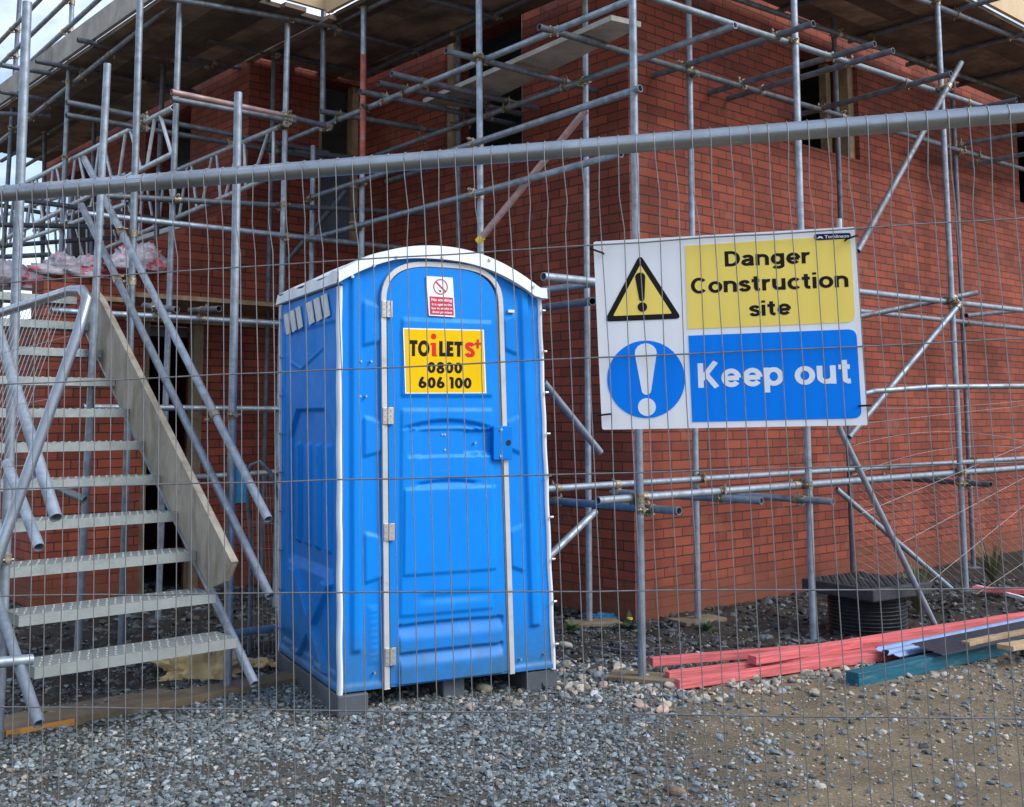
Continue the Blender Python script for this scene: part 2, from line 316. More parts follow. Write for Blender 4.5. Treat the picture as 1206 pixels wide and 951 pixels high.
# ================================================================== GROUND
def dirtness(x, y):
    """0 = grey crushed stone, 1 = brown trodden earth (front right)"""
    e = x * .95 - (y - 4.2) * .25 + .15 + .5 * noise.noise(Vector((x * .7, y * .7, 3.)))
    return min(1, max(0, (e + .05) / 1.0))
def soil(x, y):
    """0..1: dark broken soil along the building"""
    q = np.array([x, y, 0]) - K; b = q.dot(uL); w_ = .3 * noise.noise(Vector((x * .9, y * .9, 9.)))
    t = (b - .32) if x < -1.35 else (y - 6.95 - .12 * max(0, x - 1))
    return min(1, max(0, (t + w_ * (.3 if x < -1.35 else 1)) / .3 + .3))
def gh(x, y):
    z = .018 * noise.noise(Vector((x * 1.3, y * 1.3, 0))) + .010 * noise.noise(Vector((x * 5, y * 5, 2)))
    return z
xs = np.concatenate([[-300, -120, -50, -22, -12, -8, -6], np.arange(-5, 5.6, .035), [6, 7, 8, 10, 14, 24, 50, 120, 300]])
ys = np.concatenate([[-300, -120, -40, -15, -5, 0, 2, 3], np.arange(3.5, 10, .035), [10.5, 11, 12, 14, 18, 26, 45, 90, 200, 500]])
mb = MB(); vs = []
for y in ys:
    for x in xs:
        s = soil(x, y) if -6 < x < 8 and y < 16 else 0
        zz = gh(x, y) + (.035 * s * (noise.noise(Vector((x * 7, y * 7, 5))) + .8 * noise.noise(Vector((x * 17, y * 17, 5)))) if s else 0)
        if abs(x) < 6 and y < 10: zz += .005 * noise.noise(Vector((x * 40, y * 40, 1)))
        vs.append((x, y, zz))
nx = len(xs)
mb.add(vs, [(j * nx + i, j * nx + i + 1, (j + 1) * nx + i + 1, (j + 1) * nx + i) for j in range(len(ys) - 1) for i in range(nx - 1)], None, True)
def ground_mat():
    m = D.materials.new('trodden_ground'); m.use_nodes = True; nt = m.node_tree; nt.nodes.clear(); N = nt.nodes.new; L = nt.links.new
    out = N('ShaderNodeOutputMaterial'); p = N('ShaderNodeBsdfPrincipled'); L(p.outputs[0], out.inputs[0]); p.inputs['Roughness'].default_value = .9
    p.inputs['Specular IOR Level'].default_value = .3
    at = N('ShaderNodeAttribute'); at.attribute_name = 'col'; tc = N('ShaderNodeTexCoord')
    n = N('ShaderNodeTexNoise'); n.inputs['Scale'].default_value = 60; n.inputs['Detail'].default_value = 8; n.inputs['Roughness'].default_value = .75; L(tc.outputs['Object'], n.inputs['Vector'])
    n2 = N('ShaderNodeTexNoise'); n2.inputs['Scale'].default_value = 4; n2.inputs['Detail'].default_value = 6; L(tc.outputs['Object'], n2.inputs['Vector'])
    def mr(i, c, d):
        q = N('ShaderNodeMapRange'); q.inputs[1].default_value = .3; q.inputs[2].default_value = .7; q.inputs[3].default_value = c; q.inputs[4].default_value = d; L(i, q.inputs[0]); return q.outputs[0]
    c = at.outputs['Color']
    for f in (mr(n.outputs[0], .5, 1.5), mr(n2.outputs[0], .75, 1.25)):
        q = N('ShaderNodeVectorMath'); q.operation = 'SCALE'; L(c, q.inputs[0]); L(f, q.inputs['Scale']); c = q.outputs[0]
    L(c, p.inputs['Base Color'])
    b = N('ShaderNodeBump'); b.inputs['Strength'].default_value = .9; b.inputs['Distance'].default_value = .012; L(n.outputs[0], b.inputs['Height']); L(b.outputs[0], p.inputs['Normal'])
    r = mr(n2.outputs[0], .95, .6); L(r, p.inputs['Roughness'])
    return m
go = mb.build('ground', ground_mat()); tag(go, kind='structure')
ca = go.data.color_attributes.new('col', 'FLOAT_COLOR', 'POINT')
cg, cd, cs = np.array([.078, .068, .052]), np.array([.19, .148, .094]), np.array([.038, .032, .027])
cols = []
for v in vs:
    x, y = v[0], v[1]
    if abs(x) < 8 and 0 < y < 20:
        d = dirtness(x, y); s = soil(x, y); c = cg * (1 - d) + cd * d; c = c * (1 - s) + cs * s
    else: c = cd
    cols += [c[0], c[1], c[2], 1]
ca.data.foreach_set('color', cols)

# ---- stones: template shapes
def ico(sub):
    import bmesh
    bm = bmesh.new(); bmesh.ops.create_icosphere(bm, subdivisions=sub, radius=1)
    v = np.array([q.co[:] for q in bm.verts]); f = np.array([[w.index for w in q.verts] for q in bm.faces]); bm.free(); return v, f
def stones(name, mat_, P, S, C, sub=1, angular=.38, flat=.6, label=None, cat=None):
    bv, bf = ico(sub); T = []
    for k in range(24):
        w = bv.copy()
        for _ in range(5):      # chop with random planes: crushed stone facets
            n = rng.normal(size=3); n /= np.linalg.norm(n); d = rng.uniform(1 - angular * 1.6, .95); e = w @ n; w = w - np.outer(np.maximum(e - d, 0), n)
        if sub == 1: w = bv * rng.uniform(.62, 1.28, (len(bv), 1)) + rng.normal(size=bv.shape) * .10
        w = w * rng.uniform(.62, 1.35, 3); T.append(w)
    T = np.array(T); n = len(P); nv = len(bv)
    idx = rng.integers(0, 24, n); V = T[idx]
    q = rng.normal(size=(n, 4)); q /= np.linalg.norm(q, axis=1)[:, None]; w, x, y, z = q.T
    Rm = np.array([[1 - 2 * (y * y + z * z), 2 * (x * y - z * w), 2 * (x * z + y * w)], [2 * (x * y + z * w), 1 - 2 * (x * x + z * z), 2 * (y * z - x * w)], [2 * (x * z - y * w), 2 * (y * z + x * w), 1 - 2 * (x * x + y * y)]]).transpose(2, 0, 1)
    V = np.einsum('nij,nkj->nki', Rm, V); V[:, :, 2] *= flat
    V = V * S[:, None, None] + P[:, None, :]
    Fc = (bf[None] + (np.arange(n) * nv)[:, None, None]).reshape(-1, 3); V = V.reshape(-1, 3)
    me = D.meshes.new(name); me.vertices.add(len(V)); me.vertices.foreach_set('co', V.ravel())
    me.loops.add(Fc.size); me.loops.foreach_set('vertex_index', Fc.ravel().astype(np.int32))
    me.polygons.add(len(Fc)); me.polygons.foreach_set('loop_start', np.arange(0, Fc.size, 3, dtype=np.int32)); me.polygons.foreach_set('loop_total', np.full(len(Fc), 3, dtype=np.int32))
    me.polygons.foreach_set('use_smooth', [False] * len(Fc)); me.update(calc_edges=True); me.validate()
    ca = me.color_attributes.new('col', 'FLOAT_COLOR', 'POINT')
    cc = np.concatenate([np.repeat(C, nv, axis=0), np.ones((n * nv, 1))], 1); ca.data.foreach_set('color', cc.ravel())
    me.materials.append(mat_); o = D.objects.new(name, me); COL.objects.link(o); tag(o, label, cat, kind='stuff'); return o
def stone_mat():
    m = D.materials.new('stone'); m.use_nodes = True; nt = m.node_tree; p = nt.nodes['Principled BSDF']; N = nt.nodes.new; L = nt.links.new
    at = N('ShaderNodeAttribute'); at.attribute_name = 'col'; tc = N('ShaderNodeTexCoord')
    n = N('ShaderNodeTexNoise'); n.inputs['Scale'].default_value = 90; n.inputs['Detail'].default_value = 5; L(tc.outputs['Object'], n.inputs['Vector'])
    q = N('ShaderNodeMapRange'); q.inputs[1].default_value = .3; q.inputs[2].default_value = .7; q.inputs[3].default_value = .75; q.inputs[4].default_value = 1.25; L(n.outputs[0], q.inputs[0])
    s = N('ShaderNodeVectorMath'); s.operation = 'SCALE'; L(at.outputs['Color'], s.inputs[0]); L(q.outputs[0], s.inputs['Scale']); L(s.outputs[0], p.inputs['Base Color'])
    p.inputs['Roughness'].default_value = .75; return m
SM = stone_mat()
def scatter(n, x0, x1, y0, y1, prob, smin, smax, colf, sink=.25):
    P, S, C = [], [], []
    for _ in range(n):
        x = random.uniform(x0, x1); y = random.uniform(y0, y1)
        if abs(x / y) > .62 or random.random() > prob(x, y): continue
        s = smin + (smax - smin) * random.random() ** 2.2
        P.append((x, y, gh(x, y) + s * sink)); S.append(s); C.append(colf(x, y))
    return np.array(P), np.array(S), np.array(C)
def grey(x, y):
    k = random.random(); b = random.uniform(.05, .25) * (1.7 if k > .88 else 1)
    c = (b * .86, b * 1.0, b * 1.05) if k > .13 else (b * 1.12, b * .98, b * .78)
    if k < .03: c = (.42, .40, .37)
    return c
def brown(x, y):
    b = random.uniform(.13, .46); k = random.random()
    return (b * 1.15, b * .98, b * .78) if k > .35 else ((b, b * 1.0, b * 1.03) if k > .1 else (b * 1.15, b * .8, b * .62))
def clump(x, y, s=2.2, o=0.): return .5 + .8 * noise.noise(Vector((x * s, y * s, 7 + o)))
P, S, C = scatter(64000, -3, 3.4, 3.6, 7.2, lambda x, y: (1 - .93 * dirtness(x, y)) * (1 - .8 * soil(x, y)) * (.2 + .8 * min(1, max(0, clump(x, y, 1.7) * 1.7 - .25))), .007, .021, grey)
stones('crushed_gravel', SM, P, S, C, 1, label='grey blue crushed gravel spread over the ground in front of the blue toilet', cat='gravel')
P, S, C = scatter(60000, -3, 4.4, 3.5, 8.2, lambda x, y: (.9 - .6 * dirtness(x, y)) * (1 - .3 * soil(x, y)), .0035, .009, lambda x, y: grey(x, y) if random.random() > dirtness(x, y) else brown(x, y))
stones('stone_chips', SM, P, S, C, 1, label='tiny stone chips and grit scattered on the trodden earth at front right', cat='grit')
P, S, C = scatter(2600, -.2, 4.4, 3.6, 7.6, lambda x, y: dirtness(x, y) * min(1, max(0, clump(x, y, 1.4, 5) * 1.3 - .15)), .010, .024, lambda x, y: grey(x, y) if random.random() < .6 else brown(x, y))
stones('loose_stones', SM, P, S, C, 1, label='loose grey and brown stones dotted over the bare brown earth', cat='stones')
# cobbles along the strip between the toilet and the coloured timbers
cobP, cobS, cobC = [], [], []
def cob(px, py, s, n=1):
    p = pt(px, py, 'h', 0); cobP.append((p[0], p[1], gh(p[0], p[1]) + s * .3)); cobS.append(s); cobC.append(brown(0, 0) if random.random() < .85 else grey(0, 0))
for _ in range(420):
    t = random.random(); px = 655 + t * 380; yc = 806 + (1 - t) * 6 - max(0, t - .45) * 42
    cob(px + random.uniform(-6, 6), yc + random.gauss(0, 13) - (6 if t < .25 else 0), random.uniform(.011, .030) * (1.25 if t < .4 else 1))
for _ in range(60): cob(random.uniform(1030, 1206), random.uniform(758, 800), random.uniform(.01, .03))
for _ in range(45): cob(random.uniform(430, 660), random.uniform(812, 842), random.uniform(.012, .03))
stones('rubble_stones', SM, np.array(cobP), np.array(cobS), np.array(cobC), 2, .46, .7, label='beige and brown rounded rubble stones banked between the toilet and the pink timbers', cat='rubble')
def soilp(x, y): return soil(x, y)
P, S, C = scatter(16000, -4.5, 5.5, 5.6, 10.5, lambda x, y: soilp(x, y) * .8, .008, .034, lambda x, y: tuple(np.array(grey(x, y)) * .42), .3)
stones('soil_clods', SM, P, S, C, 1, label='dark broken soil and rubble lying along the foot of the brick walls', cat='soil')
for nm, x, y, s, c in (('stone_block', 615, 800, .05, (.32, .29, .22)), ('stone_block', 665, 763, .045, (.3, .28, .24)), ('stone_block', 570, 815, .04, (.3, .28, .2)), ('brick_lump', 393, 1400, .05, (.2, .13, .085))):
    if y > 951: x, y = 797, 935; s = .032
    p = pt(x, y, 'h', 0); bv, bf = ico(2); w = bv.copy()
    for _ in range(6):
        n = rng.normal(size=3); n /= np.linalg.norm(n); w = w - np.outer(np.maximum(w @ n - .72, 0), n)
    w = w * np.array([1.3, 1, .8]) * s
    LB = {615: 'beige stone lump lying under the right end of the toilet base', 665: 'pale stone lump behind the right corner of the toilet', 570: 'buff stone just in front of the middle of the toilet base', 797: 'brown stone half sunk in earth at the bottom of the photo'}
    o = MB().add(w, [tuple(q) for q in bf], None, True).build(nm, mat('lump', c, .9, 0, .25, 20, .6, 60), None, loc=(p[0], p[1], gh(p[0], p[1]) + s * .5)); tag(o, LB[x], 'stone')

# ================================================================== BUILDING
def fr_ab(a, b, z): return AB(a, b, z)
bld = empty('brick_building', AB(0, 0, 0), label='unfinished red brick house with empty window openings behind the scaffolding', cat='building')
BI = Matrix.Translation(-Vector(AB(0, 0, 0)))
def fb(a, b, z): return AB(a, b, z) - AB(0, 0, 0)
def wall(name, axis, c0, c1, spans, m='brick'):
    """spans: (u0,u1,z0,z1) pieces; axis 'b' wall runs along a, axis 'a' wall runs along b; c0..c1 thickness"""
    w = MB()
    for (u0, u1, z0, z1) in spans:
        if axis == 'b': w.box((u0, c0, z0), (u1, c1, z1), fb)
        else: w.box((c0, u0, z0), (c1, u1, z1), fb)
    return w.build(name, M[m], bld)
TOP = 5.55
wall('brick_wall', 'b', 0, .3, [(0, 2.4, -.3, TOP), (2.4, 3.4, -.3, 4.08), (2.4, 3.4, 5.08, TOP), (3.4, 7.0, -.3, TOP), (7.0, 8.1, -.3, 4.13), (7.0, 8.1, 5.2, TOP), (8.1, 14, -.3, TOP)])
wall('brick_wall', 'a', 0, .3, [(.3, 1.25, -.3, TOP), (1.25, 2.36, -.3, 3.93), (2.36, 3.7, -.3, TOP), (1.25, 2.36, 5.15, TOP)])
sp = [(-3.2, -2.32, -.3, 2.4), (-1.78, 0, -.3, 2.4), (-3.2, 0, 2.4, 2.7)]
u = -3.2; z = 2.7; k = 0
while z < 3.6:                     # raked-back courses
    z2 = z + .075; u += .155; sp.append((u, -1.35, z, z2)); z = z2
    if u > -1.5: break
zt = z
sp += [(-1.35, -.57, 2.7, TOP), (-.57, -.06, 2.7, 3.35), (-.57, -.06, 5.0, TOP), (-.06, 0, 2.7, TOP)]
wall('brick_wall', 'b', 3.7, 4.0, sp)
wall('brick_wall', 'a', -1.35, -1.05, [(4.0, 4.98, zt, 5.45), (4.0, 9.5, -.3, zt), (4.98, 6.15, 4.85, 5.45), (6.15, 7.6, zt, 5.45), (7.6, 9.5, 4.7, 5.45)])
wall('brick_wall', 'a', -3.2, -2.9, [(4.0, 6.5, -.3, 2.4)])
w = MB()                            # inner shell that keeps the rooms dark: floors and block walls
w.box((-1.04, 4.01, 5.0), (0, 9.5, 5.2), fb); w.box((.31, .31, TOP - .1), (14, 12, TOP + .1), fb); w.box((-1.04, 4.01, 2.45), (.29, 9.5, 2.62), fb); w.box((.31, .31, 2.45), (14, 12, 2.62), fb)
w.box((0.31, 11.8, 0), (14, 12, TOP), fb); w.box((13.8, .31, 0), (14, 11.8, TOP), fb); w.box((-3.2, 6.5, 0), (-1.36, 6.7, 2.4), fb); w.box((-2.89, 4.01, 2.3), (-1.36, 6.5, 2.39), fb)
w.box((-1.04, 9.3, 0), (.3, 9.5, 5.0), fb)
w.build('blockwork', M['interior'], bld)
def timber_frame(name, boxes, m='timber'):
    for p0, p1 in boxes: MB().box(p0, p1, fb).build(name, M[m], bld)
timber_frame('window_frame', [((3.3, .05, 4.08), (3.4, .16, 5.08)), ((2.4, .05, 4.08), (2.47, .16, 5.08)), ((3.18, .22, 4.08), (3.26, .3, 5.08))])
timber_frame('window_frame', [((.03, 2.27, 3.93), (.13, 2.36, 5.15)), ((.03, 1.25, 3.93), (.1, 1.29, 5.15))])
timber_frame('window_frame', [((-.57, 3.76, 3.35), (-.5, 3.86, 5)), ((-.13, 3.76, 3.35), (-.06, 3.86, 5))])
timber_frame('door_post', [((-1.87, 3.66, 0), (-1.78, 3.76, 2.4)), ((-2.32, 3.72, 0), (-2.26, 3.8, 2.4))], 'dirty_timber')
timber_frame('lintel', [((-2.5, 3.62, 2.4), (-1.0, 3.695, 2.5))], 'timber')
timber_frame('infill_panel', [((-.5, 3.80, 3.35), (-.13, 3.83, 4.1))], 'greyboard')
w = MB(); w.box((-2.3, 5.2, .9), (-1.8, 5.25, 1.0), fb); w.box((-2.3, 5.2, 1.6), (-1.8, 5.25, 1.68), fb); w.box((-2.9, 5.2, 0), (-1.8, 5.24, .85), fb); w.build('inner_partition', M['greyboard'], bld)
w = MB(); 
# white cill by the far opening
timber_frame('window_cill', [((-1.42, 4.98, zt), (-1.0, 6.15, zt + .05))], 's_white')
# old render patch and fixings on the right hand wall
# ================================================================== SCAFFOLDING
TR = .02415
class Scaf:
    def __init__(s, name, label, base):
        s.root = empty(name, base, label=label, cat='scaffold', group='scaffolding around the brick house'); s.base = np.array(base); s.t = []
    def tube(s, kind, p0, p1, m='galv', r=TR, plug=None):
        p0 = np.array(p0, float); p1 = np.array(p1, float)
        w = MB().tube(p0 - s.base, p1 - s.base, r, 14); o = w.build(kind, M[m], s.root); s.t.append((kind, p0, p1, o)); return o
    def std(s, px0, py0, px1, py1, kind, v, z0, z1, m='galv', foot=True):
        a = pt(px0, py0, kind, v); b = pt(px1, py1, kind, v); d = (a - b) / (a - b)[2]
        lo = b + d * (z0 - b[2]); hi = b + d * (z1 - b[2]); o = s.tube('standard', lo, hi, m)
        if foot and z0 < .2:
            w = MB(); c = lo - s.base; w.box((c[0] - .075, c[1] - .075, c[2] - .004), (c[0] + .075, c[1] + .075, c[2] + .004)); w.build('base_plate', M['galv_dark'], o)
        return o
    def couplers(s):
        n = 0
        for i, (k, a0, a1, o) in enumerate(s.t):
            if k in ('standard',): continue
            for j, (k2, b0, b1, o2) in enumerate(s.t):
                if i == j or (k2 == k and j < i) or (k2 not in ('standard', 'ledger')) or (k == 'ledger' and k2 == 'ledger'): continue
                u = a1 - a0; v = b1 - b0; w0 = a0 - b0; A, Bq, Cc, Dd, E = u.dot(u), u.dot(v), v.dot(v), u.dot(w0), v.dot(w0); den = A * Cc - Bq * Bq
                if den < .02 * A * Cc: continue
                sc = (Bq * E - Cc * Dd) / den; tc = (A * E - Bq * Dd) / den
                if not (-.02 < sc < 1.02 and -.02 < tc < 1.02): continue
                p = a0 + u * sc; q = b0 + v * tc; dd = np.linalg.norm(p - q)
                if dd > .11: continue
                coupler(p - s.base, u / math.sqrt(A), q - s.base, v / math.sqrt(Cc), o); n += 1
        return n
def coupler(p, u, q, v, parent):
    w = MB(); h = .026; r = TR + .0055
    w.tube(p - u * h, p + u * h, r, 12, hollow=False); w.tube(q - v * h, q + v * h, r, 12, hollow=False)
    n = np.cross(u, v); n /= np.linalg.norm(n)
    e = np.cross(v, n); g = np.cross(u, n)
    sg = random.choice((-1, 1))
    for c, ax, d in ((q, e, n), (p, g, n)):
        c1 = c + ax * (r + .006) * sg
        w.tube(c1 - d * .032, c1 + d * .05, .006, 6, hollow=False); w.tube(c1 + d * .026, c1 + d * .038, .0125, 6, hollow=False)
        w.tube(c + ax * r * sg * .6, c1 + ax * .008 * sg, .016, 6, hollow=False)
    w.build('coupler', M['coupler'], parent)
# ---- right-hand scaffold (along the right wall and round the corner)
sR = Scaf('scaffold', 'grey tube scaffold standing against the right hand brick wall behind the danger sign', AB(.45, -1.25, 0))
sR.std(745, 0, 756, 775, 'b', -1.25, 0, 6.3); sR.std(935, 0, 958, 752, 'b', -1.25, 0, 6.3); sR.std(1103.5, 0, 1137, 680, 'b', -1.25, .1, 6.3)
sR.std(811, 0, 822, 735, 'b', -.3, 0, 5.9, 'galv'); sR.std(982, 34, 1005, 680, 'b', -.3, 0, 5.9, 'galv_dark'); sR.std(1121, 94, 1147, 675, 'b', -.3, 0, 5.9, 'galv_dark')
sR.std(1300, 94, 1335, 660, 'b', -1.25, 0, 5.9, 'galv')
def led(s, P, Q, kind, v, m='galv', name='ledger', e0=0., e1=0.):
    a = pt(*P, kind, v); b = pt(*Q, kind, v); d = (b - a) / np.linalg.norm(b - a); return s.tube(name, a - d * e0, b + d * e1, m)
led(sR, (775, 0), (1179, 133), 'b', -1.2, e0=.5, e1=3); led(sR, (635, 32), (1206, 200), 'b', -.35, 'galv_dark', e1=2)
led(sR, (1014, 344), (1206, 366), 'b', -1.2, e0=2.9, e1=3); led(sR, (1014, 367), (1206, 387), 'b', -.35, e0=3.6, e1=2)
led(sR, (645, 576), (1206, 540), 'b', -.35, e0=1.0, e1=2); led(sR, (704, 590), (1206, 551), 'b', -1.2, e1=3)
led(sR, (760, 338), (640, 326), 'b', -1.32, e0=.1)
led(sR, (1138, 372), (1206, 365), 'b', -.5, 'galv_dark', 'brace', e1=1)
led(sR, (1160, 30), (1206, 48), 'b', -1.2, e0=5.5, e1=3); led(sR, (870, 0), (1206, 115), 'b', -.35, 'galv_dark', e0=2.5, e1=2)
def tr(s, P, Q, h, m='galv_dark'): return s.tube('transom', pt(*P, 'h', h), pt(*Q, 'h', h), m)
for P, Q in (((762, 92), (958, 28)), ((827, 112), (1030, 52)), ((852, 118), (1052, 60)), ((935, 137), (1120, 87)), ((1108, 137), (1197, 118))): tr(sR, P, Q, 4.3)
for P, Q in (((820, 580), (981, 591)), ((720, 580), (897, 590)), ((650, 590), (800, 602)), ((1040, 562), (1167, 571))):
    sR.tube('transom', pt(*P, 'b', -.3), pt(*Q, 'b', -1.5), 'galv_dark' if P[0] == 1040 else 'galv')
for P, Q in (((880, 400), (1150, 345)), ((636, 363), (698, 355)), ((1120, 172), (1206, 158)), ((1140, 196), (1215, 180))):
    a = pt(*P, 'b', -.25); b = pt(*Q, 'b', -1.3 if P[0] < 1100 else -.9); sR.tube('transom', a, b, 'galv_dark')
led(sR, (1085, 163), (1250, 213), 'b', -.2, 'galv_dark', 'guard_rail', e1=1)
sR.tube('brace', pt(1132, 74, 'b', -1.31), pt(1010, 296, 'b', -1.31), 'galv_dark'); sR.tube('brace', pt(1128, 361, 'b', -1.31), pt(1000, 515, 'b', -1.0), 'galv')
sR.tube('brace', pt(985, 576, 'b', -.42), pt(1155, 724, 'b', -.9)); sR.tube('brace', pt(640, 450, 'b', -.42), pt(707, 533, 'b', -.42)); sR.tube('brace', pt(640, 662, 'b', -.5), pt(701, 603, 'b', -.42))
sR.tube('brace', pt(1190, 708, 'b', -1.3), pt(1240, 672, 'b', -1.0))
def boards(s, name, a0, a1, b0, b1, z, along, m='board'):
    n = max(1, round(((b1 - b0) if along == 'a' else (a1 - a0)) / .228)); st = ((b1 - b0) if along == 'a' else (a1 - a0)) / n
    for i in range(n):
        lo, hi = (a0, a1) if along == 'a' else (b0, b1); c = lo - random.uniform(0, .25)
        while c < hi:
            e = min(c + random.uniform(2.4, 3.9), hi + random.uniform(0, .2)); zz = z + random.uniform(-.004, .006)
            w = MB(); q0 = (b0 if along == 'a' else a0) + i * st + .004; q1 = q0 + st - .008
            f = lambda x, y, q: AB(x, y, q) - s.base
            if along == 'a': w.box((c, q0, zz), (e - .01, q1, zz + .038), f)
            else: w.box((q0, c, zz), (q1, e - .01, zz + .038), f)
            w.build(name, M[m], s.root); c = e
boards(sR, 'board', .3, 9, -1.32, -.12, 5.24, 'a')
def toe(s, a0, b0, a1, b1, z, h, m='ply', t=.038, nm='toe_board'):
    w = MB(); lo = (min(a0, a1), min(b0, b1), z); hi = (max(a0, a1) + (t if a0 == a1 else 0), max(b0, b1) + (t if b0 == b1 else 0), z + h)
    w.box(lo, hi, lambda x, y, q: AB(x, y, q) - s.base); return w.build(nm, M[m], s.root)
toe(sR, 3.0, -1.37, 5.6, -1.37, 5.285, .235); toe(sR, 5.62, -1.37, 9, -1.37, 5.285, .235); toe(sR, -1.3, -1.37, 2.98, -1.37, 5.285, .235)
for a in (.6, 1.9, 3.1, 4.2, 5.3, 6.4): sR.tube('transom', AB(a, -1.62, 5.205), AB(a, -.1, 5.205), 'galv_dark')
# ---- left face of the main block
sL = Scaf('scaffold', 'grey tube scaffold with one red painted standard in the recessed corner above the toilet roof', AB(-1.25, 1.8, 0))
sL.std(564, 0, 566, 290, 'a', -1.25, 0, 6.3)
o = sL.std(428.5, 0, 426, 303, 'a', -1.25, 0, 6.3)
a_ = pt(428, 65, 'a', -1.25); b_ = pt(427, 200, 'a', -1.25)
MB().tube(a_ - sL.base, b_ - sL.base, TR + .0012, 14, hollow=False).build('red_sleeve', M['red_tube'], o)
sL.std(369, 182, 367, 320, 'a', -1.3, 0, 3.95, 'galv'); sL.std(689, 0, 694, 728, 'a', -.3, 0, 5.9); sL.std(540, 44, 540, 290, 'a', -.3, 0, 5.4, 'galv_dark')
led(sL, (334, 168), (738, 2), 'a', -1.2, e1=.25); led(sL, (438, 185), (866, 30), 'a', -.35, e0=.3); led(sL, (376, 230), (740, 109), 'a', -1.32, e0=.1, e1=.1, name='guard_rail')
led(sL, (376, 279), (711, 187), 'a', -1.32, e0=.1, e1=.15, name='guard_rail'); led(sL, (389, 30), (455, 0), 'a', -1.2, e0=.1, e1=2.8); led(sL, (431, 87), (620, 0), 'a', -.35, 'galv_dark', e1=1.2)
led(sL, (620, 345), (700, 334), 'a', -1.2, e0=2, e1=.2)
for P, Q in (((525, 60), (711, 109)), ((461, 87), (645, 131)), ((446, 98), (630, 138)), ((424, 108), (606, 147)), ((377, 131), (519, 156)), ((635, 32), (705, 52))): tr(sL, P, Q, 4.2)
for P, Q in (((389, 33), (500, 62)), ((470, -10), (590, 22))): tr(sL, P, Q, 4.98)
sL.tube('brace', pt(690, 130, 'a', -1.1), pt(568, 279, 'a', -1.33), 'pink_tube')
w = MB(); a = pt(568, 279, 'a', -1.33) - sL.base; d = pt(568, 279, 'a', -1.33) - pt(690, 130, 'a', -1.1); d /= np.linalg.norm(d); w.tube(a, a + d * .05, TR + .003, 12, hollow=False); w.build('end_cap', M['yellowcap'], sL.root)
sL.tube('brace', pt(408, 225, 'a', -.9), pt(334, 313, 'a', -1.2), 'galv_dark')
sL.tube('ledger', pt(500, 200, 'a', -.35), pt(455, 172 + 42, 'a', -.35), 'galv_dark')
# loose board lying on the transoms
w = MB(); pl = [pt(x, y, 'h', 4.27) for x, y in ((498, 122), (720, 24), (755, 32), (560, 128))]
w.poly([p - pl[0] for p in pl], .038, (0, 0, 1)); o = w.build('loose_board', M['toe'], None, loc=pl[0]); tag(o, 'single grey scaffold board lying across the transoms beside the brick corner', 'scaffold board')
boards(sL, 'board', -1.32, -.12, -1.3, 3.6, 5.03, 'b')
toe(sL, -1.37, -1.3, -1.37, 2.3, 5.07, .225)
# ---- far left scaffold
sF = Scaf('scaffold', 'grey tube scaffold with lattice beams and guard rails against the sky at far left', AB(-2.6, 3.8, 0))
sF.std(212, 0, 186, 730, 'a', -2.6, 0, 5.6); sF.std(85, 0, 76, 205, 'a', -2.6, 0, 6.2); sF.std(23, 0, 10, 202, 'a', -2.6, 0, 6.8, 'galv_dark')
sF.std(339, 10, 333, 290, 'b', 2.41, 0, 5.05); sF.std(381, 0, 380, 158, 'b', 2.45, 4.05, 6.0); sF.std(323, 65, 312, 500, 'b', 3.4, 0, 5.0, 'galv_dark'); sF.std(189, 160, 184, 286, 'b', 4.3, 2.6, 5.0, 'galv_dark')
led(sF, (0, 167), (209, 0), 'a', -2.55, e0=2, e1=.0); led(sF, (100, 130), (320, -4), 'a', -1.95, 'galv_dark', e0=3)
led(sF, (85, 162), (270, 50), 'a', -1.62, 'galv_dark', e0=2, e1=1)
for P, Q in (((0, 49), (47, 0)), ((0, 77), (79, 0)), ((0, 106), (116, 0))): led(sF, P, Q, 'a', -2.66, 'galv', 'guard_rail', e0=2, e1=2.4)
for P, Q, m in (((219, 112), (333, 136), 'pink_tube'), ((219, 120), (333, 141), 'galv_dark'), ((343, 139), (377, 147), 'galv_dark')): led(sF, P, Q, 'b', 2.36, m, e0=.12, e1=.12)
led(sF, (213, 147), (300, 164), 'b', 3.35, 'galv_dark', e0=1, e1=.8); led(sF, (213, 159), (300, 174), 'b', 3.35, 'galv_dark', e0=1, e1=.8); led(sF, (335, 178), (560, 200), 'b', 3.35, 'galv_dark')
led(sF, (145, 257), (475, 293), 'b', 2.36, 'galv', e0=.3); led(sF, (160, 233), (502, 252), 'b', 2.48, 'galv_dark', name='guard_rail', e0=.3); led(sF, (60, 366), (325, 381), 'b', 2.36, e1=.1); led(sF, (130, 480), (330, 482), 'b', 2.36, e0=.2, e1=.4)
led(sF, (300, 15), (389, 30), 'b', 2.36, e0=1.2, e1=.05); led(sF, (335, 66), (440, 88), 'b', 3.35, 'galv_dark', e0=.8); led(sF, (115, 570), (330, 556), 'b', 2.36, 'galv_dark', e1=.3)
for P, Q, h in (((91, 47), (262, 82), 4.98), ((42, 72), (300, 122), 4.93), ((2, 77), (60, 87), 4.9), ((0, 108), (70, 121), 4.85), ((0, 134), (60, 137), 4.8), ((219, 66), (300, 84), 4.98)): sF.tube('transom', pt(*P, 'h', h), pt(*Q, 'h', h), 'galv_dark')
for P, Q in (((224, 366), (258, 364)), ((170, 360), (208, 365))): sF.tube('transom', pt(*P, 'b', 2.6), pt(*Q, 'b', 2.0), 'galv_dark')
boards(sF, 'board', -2.68, -1.42, 2.3, 9.0, 4.97, 'b'); boards(sF, 'board', -1.38, -1.3, 2.3, 3.6, 5.0, 'b')
